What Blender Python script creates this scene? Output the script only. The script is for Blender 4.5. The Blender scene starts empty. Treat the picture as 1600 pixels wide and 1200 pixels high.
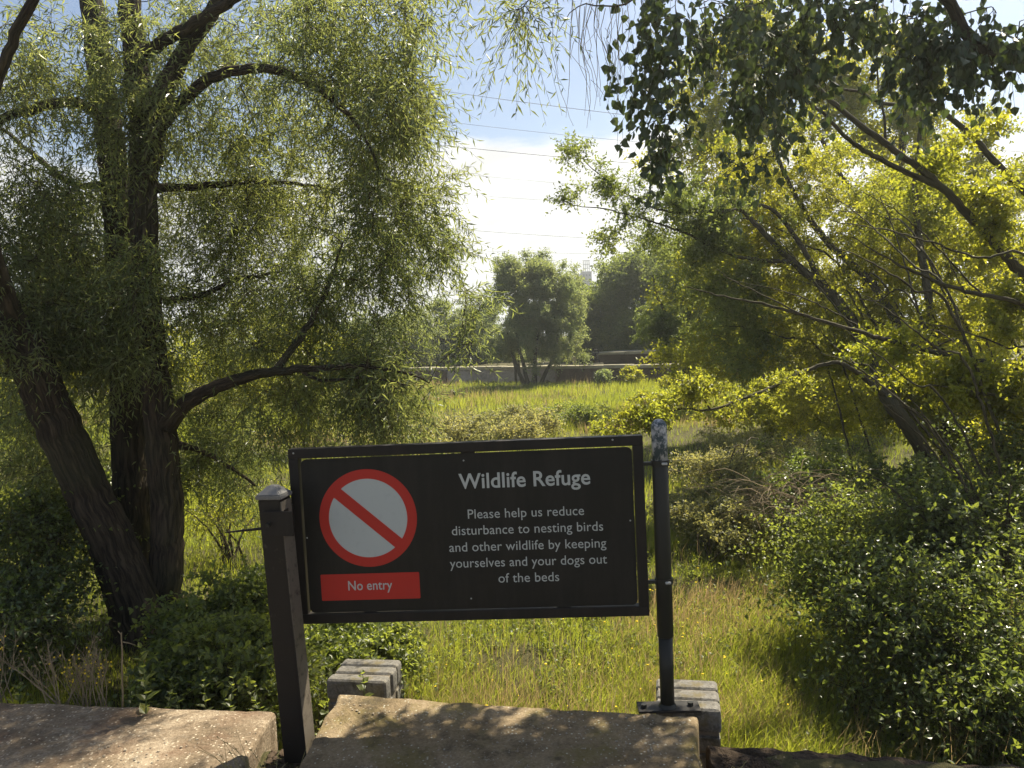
import bpy, bmesh, math
import numpy as np
from mathutils import Vector, Matrix

# ------------------------------------------------------------------ camera, sky, sun, exposure
SC = bpy.context.scene
COL = SC.collection
FPX = 1202.0
CAM = np.array([0.0, 0.0, 1.6])
_p, _r = math.radians(3.7), math.radians(2.5)
CF = np.array([0, math.cos(_p), -math.sin(_p)])
_R0 = np.array([1.0, 0, 0]); _U0 = np.cross(_R0, CF)
CR = _R0*math.cos(_r) - _U0*math.sin(_r)
CU = _R0*math.sin(_r) + _U0*math.cos(_r)
cd = bpy.data.cameras.new("camera"); co = bpy.data.objects.new("camera", cd); COL.objects.link(co)
cd.sensor_width = 36; cd.lens = 36*FPX/1600; cd.clip_start = 0.05; cd.clip_end = 3000
co.matrix_world = Matrix(((CR[0], CU[0], -CF[0], CAM[0]), (CR[1], CU[1], -CF[1], CAM[1]), (CR[2], CU[2], -CF[2], CAM[2]), (0, 0, 0, 1)))
SC.camera = co

SUN_EL, SUN_AZ = math.radians(54), math.radians(40)      # azimuth to the right of the view direction (+Y)
SUN_D = Vector((math.sin(SUN_AZ)*math.cos(SUN_EL), math.cos(SUN_AZ)*math.cos(SUN_EL), math.sin(SUN_EL)))
sl = bpy.data.lights.new("sun", 'SUN'); sl.energy = 5.0; sl.angle = math.radians(0.5); sl.color = (1.0, 0.91, 0.72)
so = bpy.data.objects.new("sun", sl); COL.objects.link(so)
so.rotation_euler = SUN_D.to_track_quat('Z', 'Y').to_euler()

W = bpy.data.worlds.new("World"); SC.world = W; W.use_nodes = True
nt = W.node_tree; N = nt.nodes; L = nt.links; N.clear()
def nn(t, **kw):
    n = N.new(t)
    for k, v in kw.items(): setattr(n, k, v)
    return n
sky = nn('ShaderNodeTexSky', sky_type='NISHITA', sun_disc=False, sun_elevation=SUN_EL, sun_rotation=SUN_AZ)
sky.dust_density = 1.0; sky.ozone_density = 2.5
bg = nn('ShaderNodeBackground'); bg.inputs[1].default_value = 0.056
L.new(sky.outputs[0], bg.inputs[0])
tc = nn('ShaderNodeTexCoord'); sep = nn('ShaderNodeSeparateXYZ'); L.new(tc.outputs['Generated'], sep.inputs[0])
zz = nn('ShaderNodeMath', operation='MAXIMUM'); L.new(sep.outputs[2], zz.inputs[0]); zz.inputs[1].default_value = 0.02
za = nn('ShaderNodeMath', operation='ADD'); L.new(zz.outputs[0], za.inputs[0]); za.inputs[1].default_value = 0.12
dx = nn('ShaderNodeMath', operation='DIVIDE'); L.new(sep.outputs[0], dx.inputs[0]); L.new(za.outputs[0], dx.inputs[1])
dy = nn('ShaderNodeMath', operation='DIVIDE'); L.new(sep.outputs[1], dy.inputs[0]); L.new(za.outputs[0], dy.inputs[1])
cmb = nn('ShaderNodeCombineXYZ'); L.new(dx.outputs[0], cmb.inputs[0]); L.new(dy.outputs[0], cmb.inputs[1]); cmb.inputs[2].default_value = 2.3
noi = nn('ShaderNodeTexNoise'); noi.inputs['Scale'].default_value = 0.75; noi.inputs['Detail'].default_value = 9; noi.inputs['Roughness'].default_value = 0.62
L.new(cmb.outputs[0], noi.inputs['Vector'])
elv = nn('ShaderNodeMapRange'); L.new(sep.outputs[2], elv.inputs[0])     # more cloud towards the horizon
elv.inputs[1].default_value = 0.14; elv.inputs[2].default_value = 0.34; elv.inputs[3].default_value = 0.20; elv.inputs[4].default_value = -0.17
cs = nn('ShaderNodeMath', operation='ADD'); L.new(noi.outputs[0], cs.inputs[0]); L.new(elv.outputs[0], cs.inputs[1])
mr = nn('ShaderNodeMapRange'); L.new(cs.outputs[0], mr.inputs[0]); mr.interpolation_type = 'SMOOTHSTEP'
mr.inputs[1].default_value = 0.46; mr.inputs[2].default_value = 0.62
cl = nn('ShaderNodeBackground'); cl.inputs[0].default_value = (1.0, 1.0, 1.0, 1); cl.inputs[1].default_value = 0.55
n2_ = nn('ShaderNodeTexNoise'); n2_.inputs['Scale'].default_value = 2.6; n2_.inputs['Detail'].default_value = 7; L.new(cmb.outputs[0], n2_.inputs['Vector'])
cm = nn('ShaderNodeMapRange'); L.new(n2_.outputs[0], cm.inputs[0]); cm.inputs[1].default_value = .35; cm.inputs[2].default_value = .65; cm.inputs[3].default_value = .36; cm.inputs[4].default_value = .50; L.new(cm.outputs[0], cl.inputs[1])
mx = nn('ShaderNodeMixShader'); L.new(mr.outputs[0], mx.inputs[0]); L.new(bg.outputs[0], mx.inputs[1]); L.new(cl.outputs[0], mx.inputs[2])
wo = nn('ShaderNodeOutputWorld'); L.new(mx.outputs[0], wo.inputs[0])

SC.view_settings.view_transform = 'Standard'; SC.view_settings.look = 'None'
SC.view_settings.exposure = 1.25; SC.view_settings.gamma = 1.0; SC.view_settings.use_curve_mapping = False
SC.render.engine = 'CYCLES'
cy = SC.cycles
cy.max_bounces = 7; cy.diffuse_bounces = 3; cy.glossy_bounces = 2; cy.transmission_bounces = 5; cy.transparent_max_bounces = 4
cy.volume_bounces = 0; cy.sample_clamp_indirect = 6.0; cy.use_denoising = True
cy.volume_step_rate = 4; cy.volume_max_steps = 64

# ------------------------------------------------------------------ helpers
def ray(px, py): return CF + CR*(px-800)/FPX + CU*(600-py)/FPX
def P(px, py, Y):                       # point of the place at forward distance Y
    d = ray(px, py); return CAM + d*(Y/d[1])
def G(px, py, z=0.0):                   # where a sight line meets the level z
    d = ray(px, py); return CAM + d*((z-1.6)/d[2])
def rng(s): return np.random.default_rng(s)
def nrm(v): return v/np.maximum(np.linalg.norm(v, axis=-1, keepdims=True), 1e-9)

def _h(ix, iy, iz):
    n = (ix*374761393 + iy*668265263 + iz*1274126177) & 0xffffffff
    n = ((n ^ (n >> 13))*1103515245) & 0xffffffff
    return ((n ^ (n >> 16)) & 0xffff)/65535.0
def vnoise(p):
    p = np.asarray(p, float); i = np.floor(p).astype(np.int64); f = p-i; f = f*f*(3-2*f)
    r = 0
    for a in (0, 1):
        for b in (0, 1):
            for c in (0, 1):
                w = (f[..., 0] if a else 1-f[..., 0])*(f[..., 1] if b else 1-f[..., 1])*(f[..., 2] if c else 1-f[..., 2])
                r = r + w*_h(i[..., 0]+a, i[..., 1]+b, i[..., 2]+c)
    return r*2-1
def fnoise(p, oct=4):
    s = 0; a = 1.0; p = np.asarray(p, float)
    for k in range(oct): s = s + a*vnoise(p*(2**k)+k*17.3); a *= .5
    return s

class MB:                               # collects geometry, then links it as ONE mesh object
    def __init__(s): s.v = []; s.f = {3: [], 4: []}; s.poly = []; s.n = 0; s.t = []; s.b = {}
    def add(s, v, f, tint=None):
        v = np.asarray(v, float).reshape(-1, 3); f = np.asarray(f, int)
        s.v.append(v); s.f[f.shape[1]].append(f+s.n)
        s.t.append(np.zeros(len(v)) if tint is None else np.broadcast_to(tint, (len(v),)))
        s.n += len(v)
    def addf(s, v, faces):              # mixed polygons
        v = np.asarray(v, float).reshape(-1, 3); s.v.append(v); s.t.append(np.zeros(len(v)))
        s.poly += [[i+s.n for i in q] for q in faces]; s.n += len(v)
    def build(s, name, mat, parent=None, smooth=False, origin=None, tint=False):
        V = np.concatenate(s.v) if s.v else np.zeros((0, 3))
        o3 = np.zeros(3) if origin is None else np.asarray(origin, float)
        V = V - o3
        loops = []; starts = []; k = 0
        for n in (3, 4):
            if s.f[n]:
                F = np.concatenate(s.f[n]); loops.append(F.ravel()); starts.append(k+np.arange(len(F))*n); k += F.size
        for q in s.poly: loops.append(np.array(q)); starts.append(np.array([k])); k += len(q)
        LI = np.concatenate(loops); ST = np.concatenate(starts)
        me = bpy.data.meshes.new(name)
        me.vertices.add(len(V)); me.vertices.foreach_set('co', V.ravel().astype(np.float32))
        me.loops.add(len(LI)); me.loops.foreach_set('vertex_index', LI.astype(np.int32))
        me.polygons.add(len(ST)); me.polygons.foreach_set('loop_start', ST.astype(np.int32))
        me.polygons.foreach_set('use_smooth', np.full(len(ST), bool(smooth)))
        me.update(calc_edges=True)
        if tint:
            a = me.attributes.new('tint', 'FLOAT', 'POINT'); a.data.foreach_set('value', np.concatenate(s.t).astype(np.float32))
        if s.b:
            bk = np.zeros((len(V), 3), np.float32)
            for k0, arr in s.b.items(): bk[k0:k0+len(arr)] = arr
            a = me.attributes.new('bk', 'FLOAT_VECTOR', 'POINT'); a.data.foreach_set('vector', bk.ravel())
        me.materials.append(mat)
        o = bpy.data.objects.new(name, me); COL.objects.link(o)
        if parent is not None:
            o.parent = parent; o.location = Vector(o3) - parent_world(parent)
        else: o.location = Vector(o3)
        return o
def parent_world(o):
    l = Vector(o.location)
    while o.parent: o = o.parent; l = l + Vector(o.location)
    return l
def tag(o, label=None, cat=None, group=None, kind=None):
    if label: o['label'] = label
    if cat: o['category'] = cat
    if group: o['group'] = group
    if kind: o['kind'] = kind
    return o
def thing(name, loc, label, cat, group=None):
    o = bpy.data.objects.new(name, None); COL.objects.link(o); o.location = Vector(np.asarray(loc, float)); o.empty_display_size = .2
    return tag(o, label, cat, group)

def frame_at(t):
    t = nrm(np.asarray(t, float)); up = np.array([0, 0, 1.0])
    if abs(t[2]) > .9: up = np.array([1.0, 0, 0])
    a = nrm(np.cross(t, up)); return a, np.cross(t, a)
def tube(mb, pts, rad, sides=6, cap=True, bark=0.0, seed=0, tint=None):
    pts = np.asarray(pts, float); K = len(pts); rad = np.broadcast_to(np.asarray(rad, float), (K,))
    T = np.gradient(pts, axis=0); T = nrm(T)
    a, b = frame_at(T[0]); A = [a]
    for i in range(1, K):
        a = A[-1] - T[i]*np.dot(A[-1], T[i]); A.append(a/max(np.linalg.norm(a), 1e-9))
    A = np.array(A); Bv = np.cross(T, A)
    th = np.arange(sides)/sides*2*np.pi
    ring = A[:, None, :]*np.cos(th)[None, :, None] + Bv[:, None, :]*np.sin(th)[None, :, None]
    R = rad[:, None]*np.ones(sides); s_ = np.concatenate([[0], np.cumsum(np.linalg.norm(np.diff(pts, axis=0), axis=1))])
    if bark:
        s = np.concatenate([[0], np.cumsum(np.linalg.norm(np.diff(pts, axis=0), axis=1))])
        q = np.stack([np.cos(th)[None, :]*3.2+0*s[:, None], np.sin(th)[None, :]*3.2+0*s[:, None], s[:, None]*2.2+0*th[None, :]], -1)+seed*7.1
        ridge = 1-np.abs(vnoise(q*np.array([2.2, 2.2, 1.0])))*2
        R = R*(1+bark*(ridge*.9+.5*fnoise(q*.45, 2)))
    V = pts[:, None, :]+ring*R[:, :, None]
    i = np.arange(K-1)[:, None]*sides; j = np.arange(sides)[None, :]; j2 = (j+1) % sides
    F = np.stack([i+j, i+j2, i+sides+j2, i+sides+j], -1).reshape(-1, 4)
    V = V.reshape(-1, 3)
    mb.b[mb.n] = np.stack([np.cos(th)[None, :]*rad.mean()+0*s_[:, None], np.sin(th)[None, :]*rad.mean()+0*s_[:, None], s_[:, None]+0*th[None, :]], -1).reshape(-1, 3)+seed*.7
    mb.add(V, F, tint)
    if cap:
        n = mb.n-len(V)
        mb.poly.append([n+int(x) for x in range(sides)][::-1]); mb.poly.append([n+(K-1)*sides+int(x) for x in range(sides)])
def smooth_path(pts, rad, step=0.12, jit=0.0, seed=0):
    pts = np.asarray(pts, float); rad = np.asarray(rad, float)
    Q = np.vstack([2*pts[0]-pts[1], pts, 2*pts[-1]-pts[-2]]); out = []; rr = []
    for i in range(1, len(Q)-2):
        n = max(2, int(np.linalg.norm(Q[i+1]-Q[i])/step))
        for k in range(n):
            t = k/n; a, b, c, d = Q[i-1], Q[i], Q[i+1], Q[i+2]
            out.append(.5*((2*b)+(-a+c)*t+(2*a-5*b+4*c-d)*t*t+(-a+3*b-3*c+d)*t**3)); rr.append(rad[i-1]*(1-t)+rad[i]*t)
    out.append(pts[-1]); rr.append(rad[-1]); out = np.array(out)
    if jit:
        k = np.arange(len(out))[:, None]*np.array([[.55, .55, .55]])+np.array([[seed*3.3, 40.2, 9.1]])
        j = np.stack([vnoise(k), vnoise(k+51.7), vnoise(k+97.3)], -1); out = out+j*jit*np.minimum(1, np.arange(len(out))/3)[:, None]
    return out, np.array(rr)
def box(name, mat, parent, c, size, rot=None, bevel=0.003, seg=2, origin=None, subd=0, noise=0):
    bm = bmesh.new(); bmesh.ops.create_cube(bm, size=1.0)
    bmesh.ops.scale(bm, vec=Vector(size), verts=bm.verts)
    if subd: bmesh.ops.subdivide_edges(bm, edges=bm.edges[:], cuts=subd, use_grid_fill=True)
    if bevel: 
        ed = [e for e in bm.edges if len(e.link_faces) == 2 and e.calc_face_angle(0) > .5]
        bmesh.ops.bevel(bm, geom=ed, offset=bevel, segments=seg, affect='EDGES', profile=.6)
    if rot is not None: bmesh.ops.transform(bm, matrix=rot.to_4x4(), verts=bm.verts)
    if noise:
        for v in bm.verts:
            q = np.array(v.co)+np.asarray(c, float); v.co += Vector((vnoise(q*14), vnoise(q*14+9), vnoise(q*14+21)))*noise
    me = bpy.data.meshes.new(name); bm.to_mesh(me); bm.free(); me.materials.append(mat)
    o = bpy.data.objects.new(name, me); COL.objects.link(o)
    c = Vector(np.asarray(c, float))
    if parent: o.parent = parent; o.location = c-parent_world(parent)
    else: o.location = c
    return o

# ------------------------------------------------------------------ materials
def mat(name):
    m = bpy.data.materials.new(name); m.use_nodes = True; t = m.node_tree; t.nodes.clear()
    out = t.nodes.new('ShaderNodeOutputMaterial'); return m, t, out
def node(t, ty, ins=None, **kw):
    n = t.nodes.new(ty)
    for k, v in kw.items(): setattr(n, k, v)
    for k, v in (ins or {}).items():
        if hasattr(v, 'is_output') or isinstance(v, bpy.types.NodeSocket): t.links.new(v, n.inputs[k])
        else: n.inputs[k].default_value = v
    return n
def c4(c): return (c[0], c[1], c[2], 1)
def ramp(t, fac, stops):
    r = t.nodes.new('ShaderNodeValToRGB'); e = r.color_ramp.elements
    while len(e) < len(stops): e.new(.5)
    for i, (p, c) in enumerate(stops): e[i].position = p; e[i].color = c4(c)
    t.links.new(fac, r.inputs[0]); return r.outputs[0]
def coords(t, kind='Object'): return t.nodes.new('ShaderNodeTexCoord').outputs[kind]
def leaf_mat(name, a, b, tr, rough=.42, trf=.5, spec=.5):
    m, t, out = mat(name)
    at = node(t, 'ShaderNodeAttribute', attribute_name='tint')
    ca = ramp(t, at.outputs['Fac'], [(0, a), (1, b)])
    k = [tr[i] for i in range(3)]
    tb = ramp(t, at.outputs['Fac'], [(0, [x*.75 for x in k]), (1, [k[0]*1.35, k[1]*1.15, k[2]])])
    p = node(t, 'ShaderNodeBsdfPrincipled', {'Base Color': ca, 'Roughness': rough, 'Specular IOR Level': spec})
    s = node(t, 'ShaderNodeBsdfTranslucent', {'Color': tb})
    x = node(t, 'ShaderNodeMixShader', {0: trf, 1: p.outputs[0], 2: s.outputs[0]})
    t.links.new(x.outputs[0], out.inputs[0]); return m
def bark_mat(name, a, b, scale=1.0, bump=.6, moss_c=(.06, .065, .03)):
    m, t, out = mat(name); c = coords(t); at = node(t, 'ShaderNodeAttribute', attribute_name='bk')
    mp = node(t, 'ShaderNodeMapping', {'Vector': at.outputs['Vector'], 'Scale': (46*scale, 46*scale, 5*scale)})
    n1 = node(t, 'ShaderNodeTexNoise', {'Vector': mp.outputs[0], 'Scale': 1.0, 'Detail': 5, 'Roughness': .6, 'Distortion': .6})
    n2 = node(t, 'ShaderNodeTexNoise', {'Vector': c, 'Scale': 2.2, 'Detail': 4})
    sh = node(t, 'ShaderNodeMapRange', {0: n1.outputs[0], 1: .38, 2: .58}); sh.interpolation_type = 'SMOOTHSTEP'
    col = ramp(t, n1.outputs[0], [(.38, a), (.62, b)])
    moss = ramp(t, n2.outputs[0], [(.45, (0, 0, 0)), (.7, (1, 1, 1))])
    mm = node(t, 'ShaderNodeMath', {0: moss, 1: .45}, operation='MULTIPLY')
    mxc = node(t, 'ShaderNodeMix', {0: mm.outputs[0], 6: col, 7: c4(moss_c)}, data_type='RGBA')
    bp = node(t, 'ShaderNodeBump', {'Height': sh.outputs[0], 'Strength': bump, 'Distance': .02})
    p = node(t, 'ShaderNodeBsdfPrincipled', {'Base Color': mxc.outputs[2], 'Roughness': .9, 'Normal': bp.outputs[0], 'Specular IOR Level': .3})
    t.links.new(p.outputs[0], out.inputs[0]); return m
def paint_mat(name, base, worn, scale=30, lo=.62, hi=.7, rough=.5, bump=.15):
    m, t, out = mat(name); c = coords(t)
    n1 = node(t, 'ShaderNodeTexNoise', {'Vector': c, 'Scale': scale, 'Detail': 8, 'Roughness': .7})
    f = node(t, 'ShaderNodeMapRange', {0: n1.outputs[0], 1: lo, 2: hi})
    mxc = node(t, 'ShaderNodeMix', {0: f.outputs[0], 6: c4(base), 7: c4(worn)}, data_type='RGBA')
    n2 = node(t, 'ShaderNodeTexNoise', {'Vector': c, 'Scale': 9, 'Detail': 5})
    rr = node(t, 'ShaderNodeMapRange', {0: n2.outputs[0], 3: rough-.1, 4: rough+.2})
    bp = node(t, 'ShaderNodeBump', {'Height': n1.outputs[0], 'Strength': bump, 'Distance': .004})
    p = node(t, 'ShaderNodeBsdfPrincipled', {'Base Color': mxc.outputs[2], 'Roughness': rr.outputs[0], 'Normal': bp.outputs[0], 'Specular IOR Level': .3})
    t.links.new(p.outputs[0], out.inputs[0]); return m
def ground_mat(name, stops, scale=3, fine=60, bump=.5, dist=.02, detail_mix=.5, rough=.95, speck=None):
    m, t, out = mat(name); c = coords(t)
    n1 = node(t, 'ShaderNodeTexNoise', {'Vector': c, 'Scale': scale, 'Detail': 8, 'Roughness': .6})
    n2 = node(t, 'ShaderNodeTexNoise', {'Vector': c, 'Scale': fine, 'Detail': 6, 'Roughness': .7})
    mixv = node(t, 'ShaderNodeMix', {0: detail_mix, 2: n1.outputs[0], 3: n2.outputs[0]}, data_type='FLOAT')
    col = ramp(t, mixv.outputs[0], stops)
    if speck:
        v = node(t, 'ShaderNodeTexVoronoi', {'Vector': c, 'Scale': speck[0], 'Randomness': 1})
        th = node(t, 'ShaderNodeMapRange', {0: v.outputs['Distance'], 1: speck[1], 2: speck[1]+.08, 3: 1, 4: 0})
        bright = node(t, 'ShaderNodeSeparateColor', {0: v.outputs['Color']})
        g = node(t, 'ShaderNodeMath', {0: bright.outputs[0], 1: speck[2]}, operation='GREATER_THAN')
        a = node(t, 'ShaderNodeMath', {0: th.outputs[0], 1: g.outputs[0]}, operation='MULTIPLY')
        x = node(t, 'ShaderNodeMix', {0: a.outputs[0], 6: col, 7: c4(speck[3])}, data_type='RGBA'); col = x.outputs[2]
    bp = node(t, 'ShaderNodeBump', {'Height': n2.outputs[0], 'Strength': bump, 'Distance': dist})
    p = node(t, 'ShaderNodeBsdfPrincipled', {'Base Color': col, 'Roughness': rough, 'Normal': bp.outputs[0], 'Specular IOR Level': .25})
    t.links.new(p.outputs[0], out.inputs[0]); return m

M = {}
M['willow'] = leaf_mat('willow_leaf', (.065, .10, .045), (.105, .13, .065), (.38, .46, .12), rough=.36, trf=.5, spec=.7)
M['sallow'] = leaf_mat('yellow_green_leaf', (.060, .095, .015), (.12, .13, .018), (.57, .62, .05), rough=.4, trf=.5)
M['yellow'] = leaf_mat('young_yellow_leaf', (.11, .12, .02), (.12, .12, .02), (.54, .60, .06), rough=.4, trf=.55)
M['poplar'] = leaf_mat('poplar_leaf', (.045, .065, .035), (.085, .11, .045), (.10, .15, .035), rough=.4, trf=.3)
M['dark'] = leaf_mat('dark_shrub_leaf', (.05, .075, .025), (.10, .125, .035), (.30, .40, .06), rough=.33, trf=.44, spec=.7)
M['bramble'] = leaf_mat('bramble_leaf', (.065, .095, .03), (.12, .13, .04), (.38, .48, .07), rough=.42, trf=.48, spec=.5)
M['mound'] = leaf_mat('dusty_bramble_leaf', (.095, .10, .045), (.12, .12, .055), (.58, .60, .18), rough=.45, trf=.4)
M['far'] = leaf_mat('distant_leaf', (.085, .12, .055), (.12, .13, .065), (.48, .60, .18), rough=.5, trf=.4)
M['green'] = leaf_mat('deep_green_leaf', (.060, .090, .030), (.11, .13, .045), (.42, .54, .10), rough=.5, trf=.4)
M['grass'] = leaf_mat('grass_blade', (.055, .11, .015), (.12, .12, .035), (.44, .54, .06), rough=.5, trf=.5)
M['straw'] = leaf_mat('dry_grass_blade', (.22, .17, .08), (.32, .24, .13), (.50, .40, .20), rough=.6, trf=.4)
M['stem'] = ground_mat('dry_stem', [(.3, (.16, .12, .07)), (.7, (.34, .27, .17))], 8, 60, .2)
M['twig'] = ground_mat('twig_bark', [(.3, (.035, .028, .016)), (.7, (.085, .07, .04))], 8, 60, .2)
M['bark'] = bark_mat('willow_bark', (.018, .013, .009), (.075, .055, .036), 1.15, .7)
M['bark2'] = bark_mat('smooth_bark', (.04, .033, .02), (.10, .085, .05), 1.6, .3)
M['flower'] = ground_mat('yellow_petal', [(.3, (.7, .5, .02)), (.7, (.8, .6, .05))], 8, 60, .1)

# ------------------------------------------------------------------ leaves, shoots, trees
def leaves(mb, pos, d, nor, ln, wd, shape, tint, r):
    n = len(pos); d = nrm(d); s = nrm(np.cross(d, nor)); u = np.cross(s, d)
    ln = ln[:, None]; wd = wd[:, None]
    if shape == 'lance':
        dro = u*ln*-.12
        V = np.stack([pos, pos+d*ln*.42+s*wd*.5+u*wd*.18, pos+d*ln+dro, pos+d*ln*.42-s*wd*.5+u*wd*.18], 1).reshape(-1, 3)
        b = np.arange(n)[:, None]*4
        F = np.concatenate([b+np.array([[0, 1, 2]]), b+np.array([[0, 2, 3]])]); k = 4
    else:
        a, c = (.22, .62) if shape == 'broad' else (.30, .75)
        w1, w2 = (.5, .34) if shape == 'broad' else (.42, .42)
        V = np.stack([pos, pos+d*ln*a+s*wd*w1+u*wd*.12, pos+d*ln*c+s*wd*w2+u*wd*.10, pos+d*ln-u*ln*.12,
                      pos+d*ln*c-s*wd*w2+u*wd*.10, pos+d*ln*a-s*wd*w1+u*wd*.12], 1).reshape(-1, 3)
        b = np.arange(n)[:, None]*6
        F = np.concatenate([b+np.array([[0, 1, 2]]), b+np.array([[0, 2, 3]]), b+np.array([[0, 3, 4]]), b+np.array([[0, 4, 5]])]); k = 6
    mb.add(V, F, np.repeat(tint, k))
def stems(mb, paths, r0, r1):           # paths (N,K,3) three-sided twigs
    n, K, _ = paths.shape; T = nrm(np.gradient(paths, axis=1)); up = np.array([.1, .2, 1.0])
    A = nrm(np.cross(T, up)); B = np.cross(T, A); rad = np.linspace(r0, r1, K)[None, :, None]
    V = np.stack([paths+(A*math.cos(t)+B*math.sin(t))*rad for t in (0, 2.094, 4.189)], 2).reshape(-1, 3)
    base = (np.arange(n)*K*3)[:, None, None]+(np.arange(K-1)*3)[None, :, None]; j = np.arange(3)[None, None, :]; j2 = (j+1) % 3
    F = np.stack([base+j, base+j2, base+3+j2, base+3+j], -1).reshape(-1, 4); mb.add(V, F)
def shoots(mbl, mbt, org, d, Ls, droop, nleaf, ll, lw, shape, r, ctint, stem_r=.0016, spread=.9, hang=0.25, updir=.6):
    n = len(org); d = nrm(d); K = 4
    s = np.linspace(0, 1, K)[None, :, None]
    g = np.array([0, 0, -1.0]); Lx = Ls[:, None, None]
    side = nrm(np.cross(d, r.normal(size=(n, 3))))*.12
    path = org[:, None, :]+d[:, None, :]*s*Lx+g*(s**2)*Lx*droop+side[:, None, :]*(s**2)*Lx
    if mbt is not None: stems(mbt, path, stem_r, stem_r*.4)
    t = (np.arange(nleaf)+.5+r.uniform(-.3, .3, (n, nleaf)))/nleaf; t = .08+.92*t
    tt = t[..., None]; pos = org[:, None, :]+d[:, None, :]*tt*Lx+g*tt**2*Lx*droop+side[:, None, :]*tt**2*Lx
    tan = nrm(d[:, None, :]+2*g*tt*droop+2*side[:, None, :]*tt)
    ph = (np.arange(nleaf)*2.4)[None, :]+r.uniform(0, 6.28, (n, 1)); A = nrm(np.cross(tan, np.array([.13, .21, 1.0]))); B = np.cross(tan, A)
    out = A*np.cos(ph)[..., None]+B*np.sin(ph)[..., None]
    dl = nrm(tan*(1-spread*.5)+out*spread+g*hang+r.normal(size=tan.shape)*.15)
    nor = nrm(np.array([0, 0, 1.0])*updir+r.normal(size=tan.shape)*.55+out*-.2)
    m = n*nleaf; sc = r.uniform(.6, 1.15, m)*np.repeat(1, m)
    tn = np.clip(np.repeat(ctint, nleaf)+r.normal(0, .16, m), 0, 1)
    leaves(mbl, pos.reshape(m, 3), dl.reshape(m, 3), nor.reshape(m, 3), ll*sc, lw*sc*r.uniform(.8, 1.15, m), shape, tn, r)
def blob_points(blobs, r):
    C = []; Dn = []
    for (px, py, Y, rx, ry, rd, n) in blobs:
        c = P(px, py, Y); k = Y/FPX; dq = nrm(r.normal(size=(n, 3))); q = dq*(r.uniform(0, 1, (n, 1))**(1/2.2))
        q = q*(1+.45*fnoise(dq*1.7+px*.013, 2)[:, None])*np.where(r.uniform(size=(n, 1)) < .12, 1.3, 1)
        C.append(c+q*np.array([rx*k, rd, ry*k]))
    return np.concatenate(C)
def crown(parent, skel, srad, blobs, spec, seed, lmat, tmat, pts=None, zmin=None):
    """grows branchlets from the limbs to points of the crown, then leafy shoots on them"""
    r = rng(seed); C = blob_points(blobs, r) if pts is None else pts
    if zmin is not None: C[:, 2] = np.maximum(C[:, 2], zmin+r.uniform(0, .25, len(C)))
    SK = [np.asarray(skel)]; 
    d0 = np.array([np.min(np.linalg.norm(SK[0]-c, axis=1)) for c in C]); C = C[np.argsort(d0)]
    skp = np.zeros((len(SK[0])+len(C)*5, 3)); skr = np.zeros(len(skp)); m = len(SK[0]); skp[:m] = SK[0]; skr[:m] = srad
    mb = MB(); org = []; dr = []; ti = []
    per = spec['per']; reach = spec.get('reach', .3)
    for ci, c in enumerate(C):
        dd = np.linalg.norm(skp[:m]-c, axis=1)+.5*np.maximum(0, skp[:m, 2]-c[2]-.2)*spec.get('up', 0)
        j = int(np.argmin(dd)); a = skp[j]; v = c-a; ln = np.linalg.norm(v)
        if ln < .03: continue
        mid = a+v*.5+np.array([0, 0, spec.get('arch', .12)])*ln+r.normal(size=3)*ln*.10
        t = np.linspace(0, 1, 5)[:, None]; path = (1-t)**2*a+2*t*(1-t)*mid+t*t*c
        path[1:4] += r.normal(size=(3, 3))*ln*.025
        r0 = min(max(spec.get('tw', .0025), .0055*ln**.7*spec.get('tr', 1)), skr[j]*.8); rr = np.linspace(r0, max(r0*.45, spec.get('tw', .0025)*.7), 5)
        tube(mb, path, rr, 4 if ln < .6 else 5, cap=False)
        skp[m:m+4] = path[1:]; skr[m:m+4] = rr[1:]; m += 4
        k = per; tq = r.uniform(.25, 1, k)[:, None]
        o = (1-tq)**2*a+2*tq*(1-tq)*mid+tq*tq*c
        dirn = nrm(v)*spec.get('fwd', .5)+r.normal(size=(k, 3))*.75+np.array([0, 0, spec.get('lift', 0)])
        org.append(o); dr.append(dirn); ti.append(np.full(k, np.clip(.45+.35*vnoise(c*1.4+seed)+r.normal(0, .08), 0, 1)))
    org = np.concatenate(org); dr = np.concatenate(dr); ti = np.concatenate(ti)
    Ls = r.uniform(.5, 1.1, len(org))*spec['len']
    mbl = MB(); shoots(mbl, mb if spec.get('stems', True) else None, org, dr, Ls, spec['droop'], spec['nleaf'], spec['ll'], spec['lw'], spec['shape'], r, ti,
                       spec.get('sr', .0016), spec.get('spread', .9), spec.get('hang', .25), spec.get('updir', .6))
    mb.build('twigs', tmat, parent)['kind'] = 'stuff'
    o = mbl.build('foliage', lmat, parent, tint=True); o['kind'] = 'stuff'
    return o
def limb(parent, name, pl, tmat, bark=0, seed=0, sides=10, step=.12, jit=.02):
    """pl: (px,py,Y,radius_m) points"""
    pts = np.array([P(a, b, c) for a, b, c, d in pl]); rad = np.array([d for a, b, c, d in pl])
    q, rr = smooth_path(pts, rad, step, jit, seed); mb = MB(); tube(mb, q, rr, sides, True, bark, seed)
    mb.build(name, tmat, parent, smooth=True); return q, rr
def limbs(parent, specs, tmat, jit=.02):
    Q = []; R = []
    for i, (nm, bark, sides, pl) in enumerate(specs):
        q, rr = limb(parent, nm, pl, tmat, bark, i+1, sides, .05 if bark else .12, jit if not bark else .012)
        Q.append(q); R.append(rr)
    return np.concatenate(Q), np.concatenate(R)

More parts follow.
